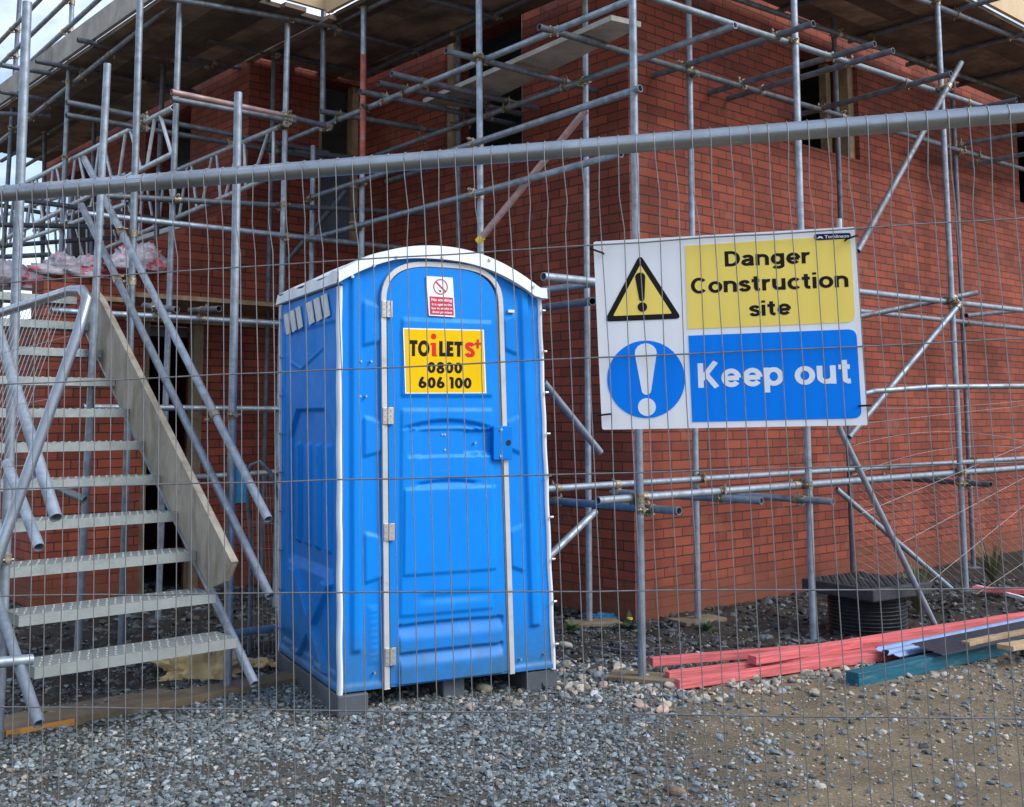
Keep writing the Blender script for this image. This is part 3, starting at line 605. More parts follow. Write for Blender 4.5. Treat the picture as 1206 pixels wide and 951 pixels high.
toe(sF, -2.72, 2.45, -2.72, 5.2, 5.01, .225, 'toe'); toe(sF, -2.72, 5.22, -2.72, 9, 5.01, .225, 'toe'); toe(sF, -2.6, 2.3, -1.28, 2.3, 5.1, .24, 'ply')
boards(sF, 'board', -2.6, -1.0, 2.95, 3.65, 2.53, 'a', 'timber')
def lattice(s, P0, P1, Q0, Q1, kind, v, n=12):
    a0, a1, b0, b1 = pt(*P0, kind, v), pt(*P1, kind, v), pt(*Q0, kind, v), pt(*Q1, kind, v)
    o = s.tube('lattice_beam', a0, a1, 'galv_new'); w = MB(); w.tube(b0 - s.base, b1 - s.base, TR, 12)
    for i in range(n):
        t0 = (i + .1) / n; t1 = (i + .5) / n; t2 = (i + .9) / n
        A = lambda t: a0 + (a1 - a0) * t - s.base; Bq = lambda t: b0 + (b1 - b0) * t - s.base
        w.tube(Bq(t0), A(t1 - .08 / n), .0155, 8, hollow=False); w.tube(A(t1 + .08 / n), Bq(t2), .0155, 8, hollow=False)
    w.build('lower_chord_and_lacing', M['galv_new'], o)
lattice(sF, (-30, 247), (204, 127), (-30, 300), (206, 180), 'a', -2.52, 9)
lattice(sF, (40, 272), (338, 146), (50, 325), (325, 206), 'a', -1.72, 12)
lattice(sF, (-20, 262), (150, 205), (-20, 300), (150, 240), 'a', -2.1, 9)
sF.std(110, 190, 108, 300, 'a', -1.75, 2.6, 5.0, 'galv_dark'); sF.std(52, 200, 50, 320, 'a', -2.0, 1.5, 5.0, 'galv_dark')
led(sF, (0, 318), (90, 322), 'b', 5.2, 'galv_dark'); led(sF, (0, 232), (215, 262), 'b', 4.6, 'galv_dark')
sF.tube('transom', pt(0, 290, 'b', 6.0), pt(135, 280, 'b', 6.0), 'galv_dark'); sF.tube('transom', pt(0, 303, 'b', 5.4), pt(60, 300, 'b', 5.4), 'galv_dark'); sF.tube('transom', pt(-10, 240, 'b', 7.), pt(110, 262, 'b', 7.), 'galv_dark')
sF.tube('transom', pt(0, 265, 'b', 5.0), pt(150, 268, 'b', 5.0), 'galv_dark')
# ---- stair tower
P0 = atz(279, 748, 5.6); sb0 = toab(P0); SA = float(sb0[0])
sT = Scaf('stair_tower', 'scaffold stair with metal treads and a plank side rising at the left edge', AB(SA, sb0[1], 0)); sT.root['category'] = 'stairs'; del sT.root['group']
sT.std(280, 146, 268, 800, 'a', -3.25, 0, 3.5); sT.std(165, 0, 143, 755, 'a', -3.28, 0, 5.6); sT.std(29, 81, 2, 770, 'a', -4.52, 0, 3.7)
sT.std(123.5, 137, 113, 345, 'a', -3.6, 0, 3.9)
for P, Q, v, m in (((99, 187), (316, 612), -3.36, 'galv'), ((96, 242), (318, 703), -3.38, 'galv')): led(sT, P, Q, 'a', v, m, 'hand_rail', e0=.0)
led(sT, (-30, 300), (66, 610), 'a', -4.72, 'galv', 'hand_rail'); led(sT, (8, 545), (46, 645), 'a', -4.6, 'galv', 'hand_rail')
led(sT, (105, 394), (300, 806), 'a', SA + .09, 'galv', 'stringer'); led(sT, (-40, 600), (46, 853), 'a', -4.62, 'galv', 'stringer')
sT.tube('brace', pt(35, 560, 'b', 1.2), pt(100, 589, 'b', .9), 'galv'); sT.tube('transom', pt(-20, 782, 'b', sb0[1] - .1), pt(38, 777, 'b', sb0[1] - .1), 'galv'); sT.tube('transom', pt(262, 748, 'b', .25), pt(324, 740, 'b', .45), 'galv')
for i in range(11):
    b = sb0[1] + .246 * i; z = sb0[2] - .02 + .197 * i; w = MB(); f = lambda x, y, q: AB(x, y, q) - sT.base; L0, L1 = SA - 1.0, SA
    w.box((L0, b, z), (L1, b + .23, z + .006), f); w.box((L0, b, z - .045), (L1, b + .004, z), f); w.box((L0, b + .226, z - .045), (L1, b + .23, z), f)
    w.box((L1 - .004, b + .004, z - .045), (L1, b + .226, z), f); w.box((L0, b + .004, z - .045), (L0 + .004, b + .226, z), f)
    for q in range(22):
        for c in range(4):   # raised grip dimples
            x = L0 + .03 + q * .044 + (.02 if c % 2 else 0); y = b + .03 + c * .055; cc = AB(x, y, z + .006) - sT.base; w.tube(cc, cc + np.array([0, 0, .004]), .009, 6, hollow=False, r2=.006)
    w.build('tread', M['tread'], sT.root)
w = MB(); q = [pt(x, y, 'a', SA + .004) for x, y in ((100, 352), (110, 343), (117, 352), (272, 662), (262, 686), (246, 693), (101, 392))]
w.poly([p - sT.base for p in q], .042, uR); w.build('side_plank', M['oldwood'], sT.root, bevel=.003)
for s in (sR, sL, sF, sT): print('couplers', s.couplers(), len(s.t))
# blue inspection tag hanging on the stair tower
w = MB(); p = pt(283, 570, 'a', -3.2); w.box((-.035, -.003, -.11), (.035, .003, .11)); w.box((-.025, -.006, -.06), (.025, -.0031, .0)); o = w.build('inspection_tag', M['tagblue'], None, loc=p, bevel=.004); tag(o, 'small blue inspection tag hanging from the stair tower standard', 'tag')
# white wrapped strip on the right standard above the sign
p = pt(988, 262, 'b', -.36); w = MB(); w.tube((0, 0, -.09), (0, 0, .03), TR + .004, 12, hollow=False); o = w.build('wrapped_label', M['white_tube'], None, loc=p); tag(o, 'white wrapped label around a tube just above the sign corner', 'label')
# ---- sole boards on the ground
w = MB(); f = lambda x, y, z: AB(x, y, z) - AB(-3.7, .2, 0)
w.box((-4.75, .06, -.01), (-2.7, .25, .036), f); o = w.build('sole_board', M['dirty_timber'], None, loc=AB(-3.7, .2, 0), bevel=.004); tag(o, 'long muddy timber sole board under the stair tower with an orange painted end', 'timber')
w = MB(); w.box((-4.48, .0545, .0), (-4.15, .0585, .034), f); w.build('painted_end', M['orange'], o)
w = MB(); f = lambda x, y, z: AB(x, y, z) - AB(-3.7, .6, 0)
w.box((-4.8, .3, -.03), (-3.5, .46, .012), f); o = w.build('sole_board', M['dirty_timber'], None, loc=AB(-3.7, .6, 0), bevel=.004); tag(o, 'shorter muddy sole board behind the long one at the foot of the stairs', 'timber')
for (a, b, nm, lb) in ((.37, -.3, 'sole_plate', 'small pale board under the inner standard right of the brick corner'), (-.3, .15, 'sole_plate', 'small pale board under the inner standard left of the brick corner'), (-1.3, -1.25, 'sole_plate', 'small dark board under the standard below the danger sign')):
    w = MB(); w.box((-.2, -.1, 0), (.2, .1, .03)); o = w.build(nm, M['dirty_timber'], None, loc=AB(a, b, 0.0), bevel=.004); o.rotation_euler = (0, 0, R(20 + 30 * a)); tag(o, lb, 'timber')

# ================================================================== MESH FENCE IN FRONT
def cam2w(v): q = RC @ np.array(v, float); return q / np.linalg.norm(q)
O = atz(603, 181, 2.47)
e2 = cam2w((220 - 603, 11363, -1283)); e1 = -cam2w((-7140, -282, -1283)); e1 -= e2 * e1.dot(e2); e1 /= np.linalg.norm(e1)
n_ = np.cross(e1, e2)     # towards the camera or away
if n_.dot(O - CAM) > 0: n_ = -n_
fen = empty('mesh_fence_panel', O - e2 * 1.95, label='galvanised wire mesh site fence panel right across the front of the photo', cat='fence')
fbase = np.array(fen.location)
def FP(u, v, d=0.): return O + e1 * u + e2 * v + n_ * d - fbase
Wl, Wr, Hh = -1.9, 1.6, 1.93
c = .1
out = [FP(Wl, -Hh), FP(Wl, -c)] + [FP(Wl + c - c * math.cos(t), -c + c * math.sin(t)) for t in (.5, 1.0)] + [FP(Wl + c, 0)]
out += [FP(Wl + c + (Wr - Wl - 2 * c) * t / 12, 0) for t in range(1, 13)] + [FP(Wr - c + c * math.sin(t), -c + c * math.cos(t)) for t in (.5, 1.0)] + [FP(Wr, -c), FP(Wr, -Hh)]
w = MB().path(out, .0205, 20); w.build('top_rail_and_posts', M['fence_galv'], fen)
w = MB().path([FP(Wl, -Hh + .04), FP(Wr, -Hh + .04)], .0205, 16); w.build('bottom_rail', M['fence_galv'], fen)
w = MB(); sp_ = .0408; nvw = int((Wr - Wl - .1) / sp_)
for i in range(nvw + 1):
    u = Wl + .06 + i * sp_ + random.uniform(-.0012, .0012); j1, j2, j3 = (random.uniform(-.006, .006) for _ in range(3))
    w.path([FP(u, -Hh + .02, .019), FP(u + j3 * .5, -1.5, .003), FP(u + j2 * .5, -.9, .003), FP(u - j1 * .4, -.5, .003), FP(u + j2, -.19, .004), FP(u + j1, -.12, .012), FP(u, -.035, .020), FP(u, .0, .0225), FP(u, .016, .016), FP(u, .0225, 0.)], .0012, 5)
for k in range(7):
    v = -.222 - .25 * k - (.004 if k > 3 else 0); w.path([FP(Wl + .02 + (Wr - Wl - .04) * t / 24, v + random.uniform(-.0015, .0015), 0) for t in range(25)], .0018, 5)
w.build('wire_mesh', M['wire'], fen)
for uu in (Wl, Wr):
    w = MB(); p = FP(uu, -Hh + .05); g0 = -fbase[2]; w.box((p[0] - .11, p[1] - .33, g0), (p[0] + .11, p[1] + .33, g0 + .13)); w.build('foot_block', M['concrete'], fen, bevel=.015)
# ================================================================== DANGER SIGN
SD = -.012
def sg(zx, zy):
    """photo crop coordinates -> position on the sign plane"""
    x, y = 620 + zx / 2.438, 250 + zy / 2.438
    n = n_; q = O + n_ * SD; p = onpl(x, y, n, n.dot(q)); return p
TLs, TRs, BLs, BRs = sg(192, 85), sg(944, 42), sg(217, 625), sg(982, 612)
U = (TRs - TLs + BRs - BLs); U /= np.linalg.norm(U); Vv = np.cross(n_, U); Vv = Vv if Vv[2] > 0 else -Vv
sbase = BLs; sign = empty('danger_sign', sbase, label='white, yellow and blue Danger Construction site Keep out sign tied to the fence mesh', cat='sign')
def l2(zx, zy): p = sg(zx, zy) - sbase; return p.dot(U), p.dot(Vv)
px = np.linalg.norm(TRs - TLs) / 753.
def S3(x, y, d=0.): return U * x + Vv * y + n_ * d
def flat(name, pts, m, d, th=.0008, parent=sign):
    return MB().poly([S3(x, y, d) for x, y in pts], th, n_).build(name, M[m], parent)
def rrect(pts, r, corners, seg=6):
    out = []; n = len(pts)
    for i, p in enumerate(pts):
        p = np.array(p)
        if i not in corners: out.append(tuple(p)); continue
        a = np.array(pts[i - 1]) - p; b = np.array(pts[(i + 1) % n]) - p; a /= np.linalg.norm(a); b /= np.linalg.norm(b)
        for k in range(seg + 1):
            t = k / seg; q = p + a * r * (1 - t) ** 2 + b * r * t ** 2; out.append(tuple(q))
    return out
brd = flat('sign_board', rrect([l2(192, 85), l2(944, 42), l2(982, 612), l2(217, 625)], .006, (0, 1, 2, 3)), 's_white', -.004, .004)
flat('yellow_panel', rrect([l2(455, 97), l2(930, 66), l2(944, 316), l2(463, 336)], .018, (1, 2)), 's_yellow', .0003)
flat('blue_panel', rrect([l2(465, 355), l2(947, 336), l2(963, 592), l2(476, 603)], .018, (1, 2)), 's_blue', .0003)
tri = [l2(326, 121), l2(446, 306), l2(223, 315)]
flat('warning_triangle', rrect(tri, .014, (0, 1, 2)), 's_black', .0003)
cx = np.mean(np.array(tri), axis=0); tin = [tuple(cx + (np.array(t) - cx) * .76) for t in tri]; flat('triangle_face', rrect(tin, .004, (0, 1, 2)), 's_yellow', .0012)
def bang(parent_m, top, bot, wt, wb, dotc, dr, d):
    a = np.array(l2(*top)); b = np.array(l2(*bot)); ax = (b - a) / np.linalg.norm(b - a); pe = np.array([-ax[1], ax[0]]); pts = []
    for k in range(9): t = math.pi * k / 8; pts.append(a + pe * wt * math.cos(t) - ax * wt * math.sin(t) * .9 + ax * wt * .9)
    for k in range(9): t = math.pi * k / 8; pts.append(b - pe * wb * math.cos(t) + ax * wb * math.sin(t) - ax * wb)
    flat('exclamation_bar', pts, parent_m, d); c_ = np.array(l2(*dotc)); flat('exclamation_dot', [c_ + dr * np.array([math.cos(2 * math.pi * k / 24), math.sin(2 * math.pi * k / 24)]) for k in range(24)], parent_m, d)

bang('s_black', (326, 174), (332, 256), 15 * px, 8 * px, (333, 273), 14 * px, .0021)
c_ = np.array(l2(343, 480)); flat('mandatory_disc', [c_ + 113 * px * np.array([math.cos(2 * math.pi * k / 48), math.sin(2 * math.pi * k / 48)]) for k in range(48)], 's_blue', .0003)
bang('s_white', (342, 377), (345, 525), 32 * px, 14 * px, (346, 560), 26 * px, .0012)
def stext(name, txt, pl_, pr_, h, m='s_black', off=.02, space=1., d=.0014):
    (x0, y0), (x1, y1) = l2(*pl_), l2(*pr_); w = MB(); sl = (y1 - y0) / (x1 - x0)
    add_bold(w, txt, x0, x1, 0, h * px, .19, lambda x, y, e: S3(x, y + y0 + (x - x0) * sl, d + e)) if h > 20 else add_text(w, txt, x0, x1, 0, h * px, offset=off, space=space, fr=lambda x, y: S3(x, y + y0 + (x - x0) * sl, d)); w.build(name, M[m], sign)
stext('lettering', 'Danger', (570, 157), (820, 147), 45, off=.024); stext('lettering', 'Construction', (473, 235), (925, 215), 46, off=.024); stext('lettering', 'site', (640, 300), (762, 294), 44, off=.024)
stext('lettering', 'Keep out', (494, 505), (940, 491), 71, 's_white', off=.024)
flat('maker_label', rrect([l2(826, 64), l2(930, 60), l2(931, 76), l2(828, 82)], .004, (0, 1, 2, 3)), 's_navy', .0012); stext('lettering', 'Tomlinson', (856, 76), (926, 73), 9, 's_white', .01, d=.0024)
flat('maker_emblem', [l2(833, 78), l2(840, 70), l2(848, 71), l2(852, 77), l2(843, 75)], 's_white', .0024)
for P, Q in (((185, 108), (222, 121)), ((915, 82), (947, 70)), ((208, 584), (243, 580)), ((955, 557), (987, 555))):
    w = MB(); a, b = np.array(l2(*P)), np.array(l2(*Q)); w.path([S3(*a, -.004), S3(*a, .016), S3(*b, .016), S3(*b, .004)], .0022, 6); w.build('cable_tie', M['s_black'], sign)

# ================================================================== BENT PANEL AT LEFT AND LEANING PANEL AT RIGHT
cn = [pt(0, 369, 'z', 4.9), pt(84, 342, 'z', 4.38), pt(97, 342, 'z', 4.31), pt(103, 352, 'z', 4.27), pt(91, 394, 'z', 4.24), pt(10, 620, 'z', 4.02), pt(-95, 925, 'z', 3.75)]
dl = cn[0] - cn[1]; cn = [cn[1] + dl * 4.2] + cn; b0 = np.array([cn[-1][0], cn[-1][1], 0])
pn = empty('mesh_fence_panel', b0, label='second mesh panel with rounded corner leaning across the stair treads at left', cat='fence')
MB().path([p - b0 for p in cn], .0205, 16).build('frame_tube', M['fence_galv'], pn)
w = MB(); pd = (cn[-1] - cn[5]); pd /= np.linalg.norm(pd)
tl = dl / np.linalg.norm(dl)
for i in range(34):
    s0 = cn[3] + tl * (.06 + .045 * i) ; s0 = cn[2] + tl * (.02 + .045 * i); L_ = 1.85; w.tube(s0 - b0, s0 + pd * L_ - b0, .0014, 5, hollow=False)
for k in range(7): s0 = cn[4] + pd * (.15 + .26 * k); w.tube(s0 - b0, s0 + tl * 1.6 - b0, .0014, 5, hollow=False)
w.build('wire_mesh', M['wire_thin'], pn)
q = [pt(1300, 452, 'z', 8.4), pt(1206, 455, 'z', 8.1), pt(1100, 456, 'z', 7.85), pt(1030, 461, 'z', 7.65), pt(995, 470, 'z', 7.5), pt(984, 482, 'z', 7.45), pt(990, 508, 'z', 7.45), pt(1097, 728, 'z', 7.55), pt(1106, 747, 'z', 7.56)]
b1 = np.array([q[-1][0], q[-1][1], 0]); pn = empty('mesh_fence_panel', b1, label='third mesh panel slumped against the scaffold to the right of the sign', cat='fence')
MB().path([p - b1 for p in q], .0205, 14).build('frame_tube', M['galv'], pn)
w = MB()
def wl(P, Q, r=.0013, bow=0.):
    m_ = 8; w.path([pt(P[0] + (Q[0] - P[0]) * t / m_, P[1] + (Q[1] - P[1]) * t / m_ + bow * 4 * (t / m_) * (1 - t / m_), 'b', -1.42) - b1 for t in range(m_ + 1)], r, 4)
for k in range(34):
    y = 395 + k * 9.5; x0, y0 = 1012, y; x1, y1 = 1240, y + 178
    if y0 < 560: t = (560 - y0) / 178; x0, y0 = x0 + 228 * t, 560
    if y1 > 700: t = (700 - y0) / (y1 - y0); x1, y1 = x0 + (x1 - x0) * t, 700
    if x1 - x0 > 8: wl((x0, y0), (x1, y1), .0013, -4)
for P, Q in (((1015, 605), (1240, 510)), ((1062, 640), (1240, 545)), ((1090, 690), (1240, 568)), ((1150, 700), (1240, 640))): wl(P, Q, .002)
for P, Q, bw in (((1005, 500), (1206, 478), 0), ((1005, 525), (1206, 520), -14), ((1005, 560), (1206, 528), -14), ((1000, 480), (1206, 472), 4)): wl(P, Q, .0014, bw)
w.build('wire_mesh', M['wire_thin'], pn)
# mesh panel stacked behind, between stair and toilet
q = [pt(x, y, 'z', 7.2) for x, y in ((296, 640), (292, 590), (290, 560), (296, 548), (306, 544), (318, 556), (330, 590), (345, 680))]; b2 = np.array([q[0][0], q[0][1], 0]); pn = empty('mesh_fence_panel', b2, label='end of a mesh panel stored upright between stair tower and toilet', cat='fence')
MB().path([p - b2 for p in [q[0] * np.array([1, 1, 0])] + q], .014, 10).build('frame_tube', M['galv_dark'], pn)
w = MB()
for k in range(9): w.tube(pt(297 + k * 4, 552 + abs(k - 3) * 5, 'z', 7.21) - b2, pt(300 + k * 5.5, 780, 'z', 7.1) - b2, .0012, 4, hollow=False)
for k in range(4): w.tube(pt(292, 585 + k * 30, 'z', 7.21) - b2, pt(336 + k * 4, 588 + k * 30, 'z', 7.21) - b2, .0012, 4, hollow=False)
w.build('wire_mesh', M['wire_thin'], pn)

# ================================================================== PORTABLE TOILET
FL = pt(400, 815, 'h', .12); FR = pt(652, 785, 'h', .12); tu = FR - FL; tu /= np.linalg.norm(tu); tn = np.array([-tu[1], tu[0], 0]); yaw = math.atan2(tu[1], tu[0])
toi = empty('portable_toilet', (FL[0], FL[1], 0), yaw, label='blue plastic portable toilet cabin with white domed roof and yellow TOILETS sticker', cat='toilet')
def tf(x, y, off=0.):
    p = onpl(x, y, tn, tn.dot(FL) - off); d = p - FL; return d.dot(tu), p[2]
def zt_(x, y, off=0.): return tf(440 + x / 5.285, 300 + y / 5.285, off)
DEP = 1.2
def xl(z): return -.03 * (z - .12) / 2.16
def xr(z): return 1.272 - .08 * (z - .12) / 2.16
def X(s, z): return xl(z) + s * (xr(z) - xl(z))
def ztop(s):
    """underside of the roof arch over the front"""
    return 2.255 + .185 * max(0, 1 - abs((s - .44) / .50) ** 2.3)
def sm(e0, e1, v): t = min(1, max(0, (v - e0) / (e1 - e0))); return t * t * (3 - 2 * t)
def bx(x, z, x0, x1, z0, z1, e=.008): return sm(x0, x0 + e, x) * (1 - sm(x1 - e, x1, x)) * sm(z0, z0 + e, z) * (1 - sm(z1 - e, z1, z))
def slantL(s, z, z0, z1, k):   # raised block with slanted top and bottom edges
    return sm(z0 + k * s, z0 + k * s + .008, z) * (1 - sm(z1 - k * s - .012, z1 - k * s, z))
def front_h(s, z):
    h = 0.
    if s < .21:
        h += .012 * (sm(.035, .045, s) - sm(.07, .08, s)) * 0 + .02 * (sm(.045, .06, s) * (1 - sm(.085, .1, s))) * sm(.30, .33, z)
        if .105 < s < .2:
            q = (s - .105) / .09; e = sm(.105, .112, s) * (1 - sm(.188, .196, s))
            for z0, z1 in ((1.93, 2.19), (1.33, 1.56), (.66, .94)): h += .013 * e * sm(z0 + .03 * q, z0 + .03 * q + .012, z) * (1 - sm(z1 - .03 * q - .012, z1 - .03 * q, z))
            h += .004 * bx(s, z, .12, .175, .24, .55, .01) + (.003 if bx(s, z, .135, .165, .26, .53, .002) > .5 and int(z * 90) % 3 else 0)
    elif s > .79:
        h += .02 * sm(.885, .90, s) * (1 - sm(.93, .945, s)) * sm(.35, .37, z)
        if s < .88:
            q = (.872 - s) / .07; e = sm(.80, .808, s) * (1 - sm(.866, .874, s))
            for z0, z1 in ((1.90, 2.15), (1.33, 1.56), (.66, .94)): h += .013 * e * sm(z0 + .035 * q, z0 + .035 * q + .012, z) * (1 - sm(z1 - .035 * q - .012, z1 - .035 * q, z))
    h += .012 * (1 - sm(.13, .16, z))
    return h
zb = .115
TOI = lambda w, nm, m, **k: w.build(nm, M[m], toi, **k)
def fpos(s, z, h): return (X(s, z), -h, z)
w = MB(); w.grid(lambda s, t: (lambda z: fpos(s, z, front_h(s, z)))(zb + t * (ztop(s) - zb)), 150, 240); TOI(w, 'front_panel', 'blue')
# left side panel relief
def side_h(y, z):
    h = -.010 * bx(y, z, .06, DEP - .05, .19, 2.08, .015)
    zt = 1.60 - .28 * max(0, abs(y - .60) - .30)/.14 * .5
    h -= .026 * sm(.14, .155, y) * (1 - sm(1.05, 1.065, y)) * (1 - sm(zt - .012, zt, z)) * sm(.66, .72, z)
    for c in (.30, .50, .70, .90): h += .022 * bx(y, z, c - .045, c + .05, .80, 1.40, .014)
    h += .012 * (1 - sm(.0, .012, abs(z - (1.84 + abs(y - .78) * .22)))) * bx(y, z, .30, 1.05, 1.7, 2.0, .01)
    m_ = 0
    for sgn in (1, -1):
        d = abs((z - .38) - sgn * (y - .56) * .40 / .5) / math.sqrt(1.64)
        m_ = max(m_, (1 - sm(.042, .055, d)) * bx(y, z, .07, 1.06, .16, .66, .012))
    h += .032 * m_
    h += .012 * (1 - sm(.13, .16, z))
    return h
w = MB(); w.grid(lambda u_, t: (lambda y, z: (xl(z) - side_h(y, z), y, z))(DEP * (1 - u_), zb + t * (2.26 - zb)), 120, 260); TOI(w, 'side_panel', 'blue')
w = MB(); w.grid(lambda u_, t: (lambda y, z: (xr(z) + side_h(y, z), y, z))(DEP * u_, zb + t * (2.26 - zb)), 60, 120); TOI(w, 'side_panel', 'blue')
w = MB(); w.grid(lambda s, t: (lambda z: (X(1 - s, z), DEP, z))(zb + t * (ztop(1 - s) - zb)), 30, 60); TOI(w, 'back_panel', 'blue')
w = MB(); w.box((0, .01, zb), (1.26, DEP - .01, zb + .03)); TOI(w, 'floor_pan', 'skid')
# corner trims
for nm, xx, yy, dx in (('corner_trim', xl, -.012, 0), ('corner_trim', xr, -.006, 0), ('corner_trim', xl, DEP, 0)):
    w = MB(); g = .013
    w.grid(lambda a, t: (xx(zb + t * 2.15) + (a - .5) * 2 * g + .002 * math.sin(t * 40), yy - .012 * (1 - abs(2 * a - 1)) if yy < .5 else yy + .01 * (a - .5), zb - .01 + t * 2.15), 4, 60)
    w.grid(lambda a, t: (xx(zb + t * 2.15) - .014 + .002 * math.sin(t * 40), yy + a * .02, zb - .01 + t * 2.15), 2, 60)
    TOI(w, nm, 'white_trim')
# rivets along the trims
for xf, yy in ((xr, -.03), (xl, DEP - .03)):
    for k in range(9):
        z = .25 + k * .24; x = xf(z) + (.012 if xf is xr else -.016); w = MB().tube((x - .01, yy, z), (x + .01, yy, z), .008, 8, hollow=False); TOI(w, 'rivet', 'hinge')
for (px_, py_) in ((424, 426), (436, 426), (430, 467), (423, 467), (440, 792), (612, 776), (640, 770)):
    x, z = tf(px_, py_); w = MB().tube((x, -.024, z), (x, 0, z), .0055, 8, hollow=False); TOI(w, 'bolt', 'hinge')
# door
DS0, DS1 = .212, .770
def dtop(s):
    q = abs((s - (DS0 + DS1) / 2) / ((DS1 - DS0) / 2)); return 2.19 + .20 * (max(0, 1 - q ** 3.2)) ** .5
def lens(x, z, xc, hw, z0, hh): # shallow scoop with arched top and flat bottom
    q = 1 - ((x - xc) / hw) ** 2
    if q <= 0: return 0
    return sm(z0, z0 + .004, z) * (1 - sm(z0 + hh * q - .02, z0 + hh * q + .001, z))
def door_h(s, z):
    x = X(s, z); h = .014
    h += .012 * bx(x, z, .315, .885, 1.655, 2.10, .02)
    h += .010 * bx(x, z, .315, .885, .47, 1.60, .02)
    h -= .022 * lens(x, z, .60, .30, 1.485, .055)
    h -= .014 * bx(x, z, .36, .90, 1.33, 1.485, .006); h -= .016 * bx(x, z, .70, .90, 1.345, 1.475, .006)
    h -= .018 * lens(x, z, .60, .24, 1.175, .035)
    h += .010 * bx(x, z, .335, .905, .69, 1.165, .012)
    h -= .016 * bx(x, z, .40, .90, .52, .61, .06) * max(0, 1 - ((x - .65) / .3) ** 2)
    if x > .31 and z < .44:
        e = sm(.315, .33, x) * (1 - sm(.935, .95, x))
        h += e * .012 * (sm(.43, .425, z) * 0)
        if .29 < z <= .435: h += e * (-.020 + .030 * sm(.43, .345, z))
        elif z <= .29: h += e * (-.012 + .030 * sm(.285, .21, z))
    h += .007 * (1 - abs(2 * ((s - DS0) / (DS1 - DS0)) - 1) ** 6)
    return h
def sm(e0, e1, v):
    t = (v - e0) / (e1 - e0); t = min(1, max(0, t)); return t * t * (3 - 2 * t)
w = MB(); w.grid(lambda a, t: (lambda s: (lambda z: fpos(s, z, door_h(s, z)))(.13 + t * (dtop(s) - .13)))(DS0 + a * (DS1 - DS0)), 130, 260)
door = TOI(w, 'door', 'blue')
# frame strip (arched)
def sweep(path, wd, th, y0, name, m, taper=None):
    w = MB(); n = len(path); P = [np.array(p) for p in path]; V = []
    for i in range(n):
        d = P[min(i + 1, n - 1)] - P[max(i - 1, 0)]; d /= np.linalg.norm(d); pe = np.array([-d[1], d[0]])
        for o_, y in ((-wd / 2, y0), (-wd / 2, y0 - th), (wd / 2, y0 - th), (wd / 2, y0)):
            q = P[i] + pe * o_; V.append((q[0], y, q[1]))
    f = [(4 * i + k, 4 * i + (k + 1) % 4, 4 * i + 4 + (k + 1) % 4, 4 * i + 4 + k) for i in range(n - 1) for k in range(4)] + [(0, 1, 2, 3), (4 * n - 4, 4 * n - 3, 4 * n - 2, 4 * n - 1)]
    w.add(V, f); return TOI(w, name, m, bevel=.002)
s0, s1 = .200, .785; fp = [(X(s0, z), z) for z in np.linspace(.11, 2.17, 14)]
for k in range(1, 24):
    t = k / 24 * math.pi; cc = abs(math.cos(t)) ** .62 * (1 if math.cos(t) > 0 else -1); s_ = (s0 + s1) / 2 - (s1 - s0) / 2 * cc; fp.append((X(s_, 2.2), 2.17 + .235 * math.sin(t) ** .75))
fp += [(X(s1, z), z) for z in np.linspace(2.17, .11, 14)]
sweep(fp, .030, .022, -.004, 'door_frame', 'frame')
fi = [(x + (.021 if x < .58 else -.021) * (1 if z < 2.2 else .5), z - (.022 if z > 2.3 else 0)) for x, z in fp]; sweep(fi, .008, .004, -.011, 'door_gap_shade', 'gap_shade')  # thin black strip painted in for the shadow of the gap round the door
for k, z in enumerate((2.14, 1.557, .934, .278)):
    x = X(s0, z) + .018; w = MB(); w.box((x - .03, -.034, z - .045), (x - .003, -.027, z + .045)); w.box((x + .003, -.034, z - .045), (x + .03, -.024, z + .045)); w.tube((x, -.034, z - .045), (x, -.034, z + .045), .007, 8, hollow=False)
    for dz in (-.03, 0, .03):
        for dx in (-.017, .017): w.tube((x + dx, -.038, z + dz), (x + dx, -.03, z + dz), .004, 6, hollow=False)
    TOI(w, 'hinge', 'hinge', bevel=.001)
x0, z1 = tf(577, 502); x1, z0 = tf(599, 541); w = MB(); w.box((x0, -.05, z0), (x1, -.03, z1)); lt = TOI(w, 'latch_plate', 'blue_dark', bevel=.003)
for zz in (z0 + .02, z1 - .02):
    w = MB().tube((x0 + .045, -.056, zz), (x0 + .045, -.05, zz), .009, 8, hollow=False); w.build('bolt', M['hinge'], lt)
w = MB().tube((x1 - .025, -.0525, (z0 + z1) / 2), (x1 - .025, -.05, (z0 + z1) / 2), .016, 12, hollow=False); w.build('keyhole', M['gap_shade'], lt)
for (px_, py_) in ((524, 512), (521, 512), (524, 530), (560, 522)):
    x, z = tf(px_, py_, .02); w = MB().tube((x, -.022, z), (x, -.0, z), .006, 8, hollow=False); w.build('bolt', M['hinge'], door)
x, z = tf(601, 367); w = MB(); w.box((x - .02, -.016, z - .008), (x + .02, -.002, z + .008)); TOI(w, 'occupied_indicator', 'white_trim')
# vents on the left side
for g0, g1, zf0, zf1 in ((1.13, .72, 2.19, 2.215), (.62, .17, 2.215, 2.235)):
    for k in range(3):
        y0 = g0 + (g1 - g0) * (k + .05) / 3; y1 = g0 + (g1 - g0) * (k + .78) / 3; z_ = zf0 + (zf1 - zf0) * k / 3 + .005; x = xl(2.2) - .006
        w = MB(); P4 = [(x, y0, z_), (x, y1, z_ + .005), (x, y1 - .065, z_ - .125), (x, y0 - .08, z_ - .135)]; w.poly(P4, .006, (-1, 0, 0)); TOI(w, 'vent', 'vent')
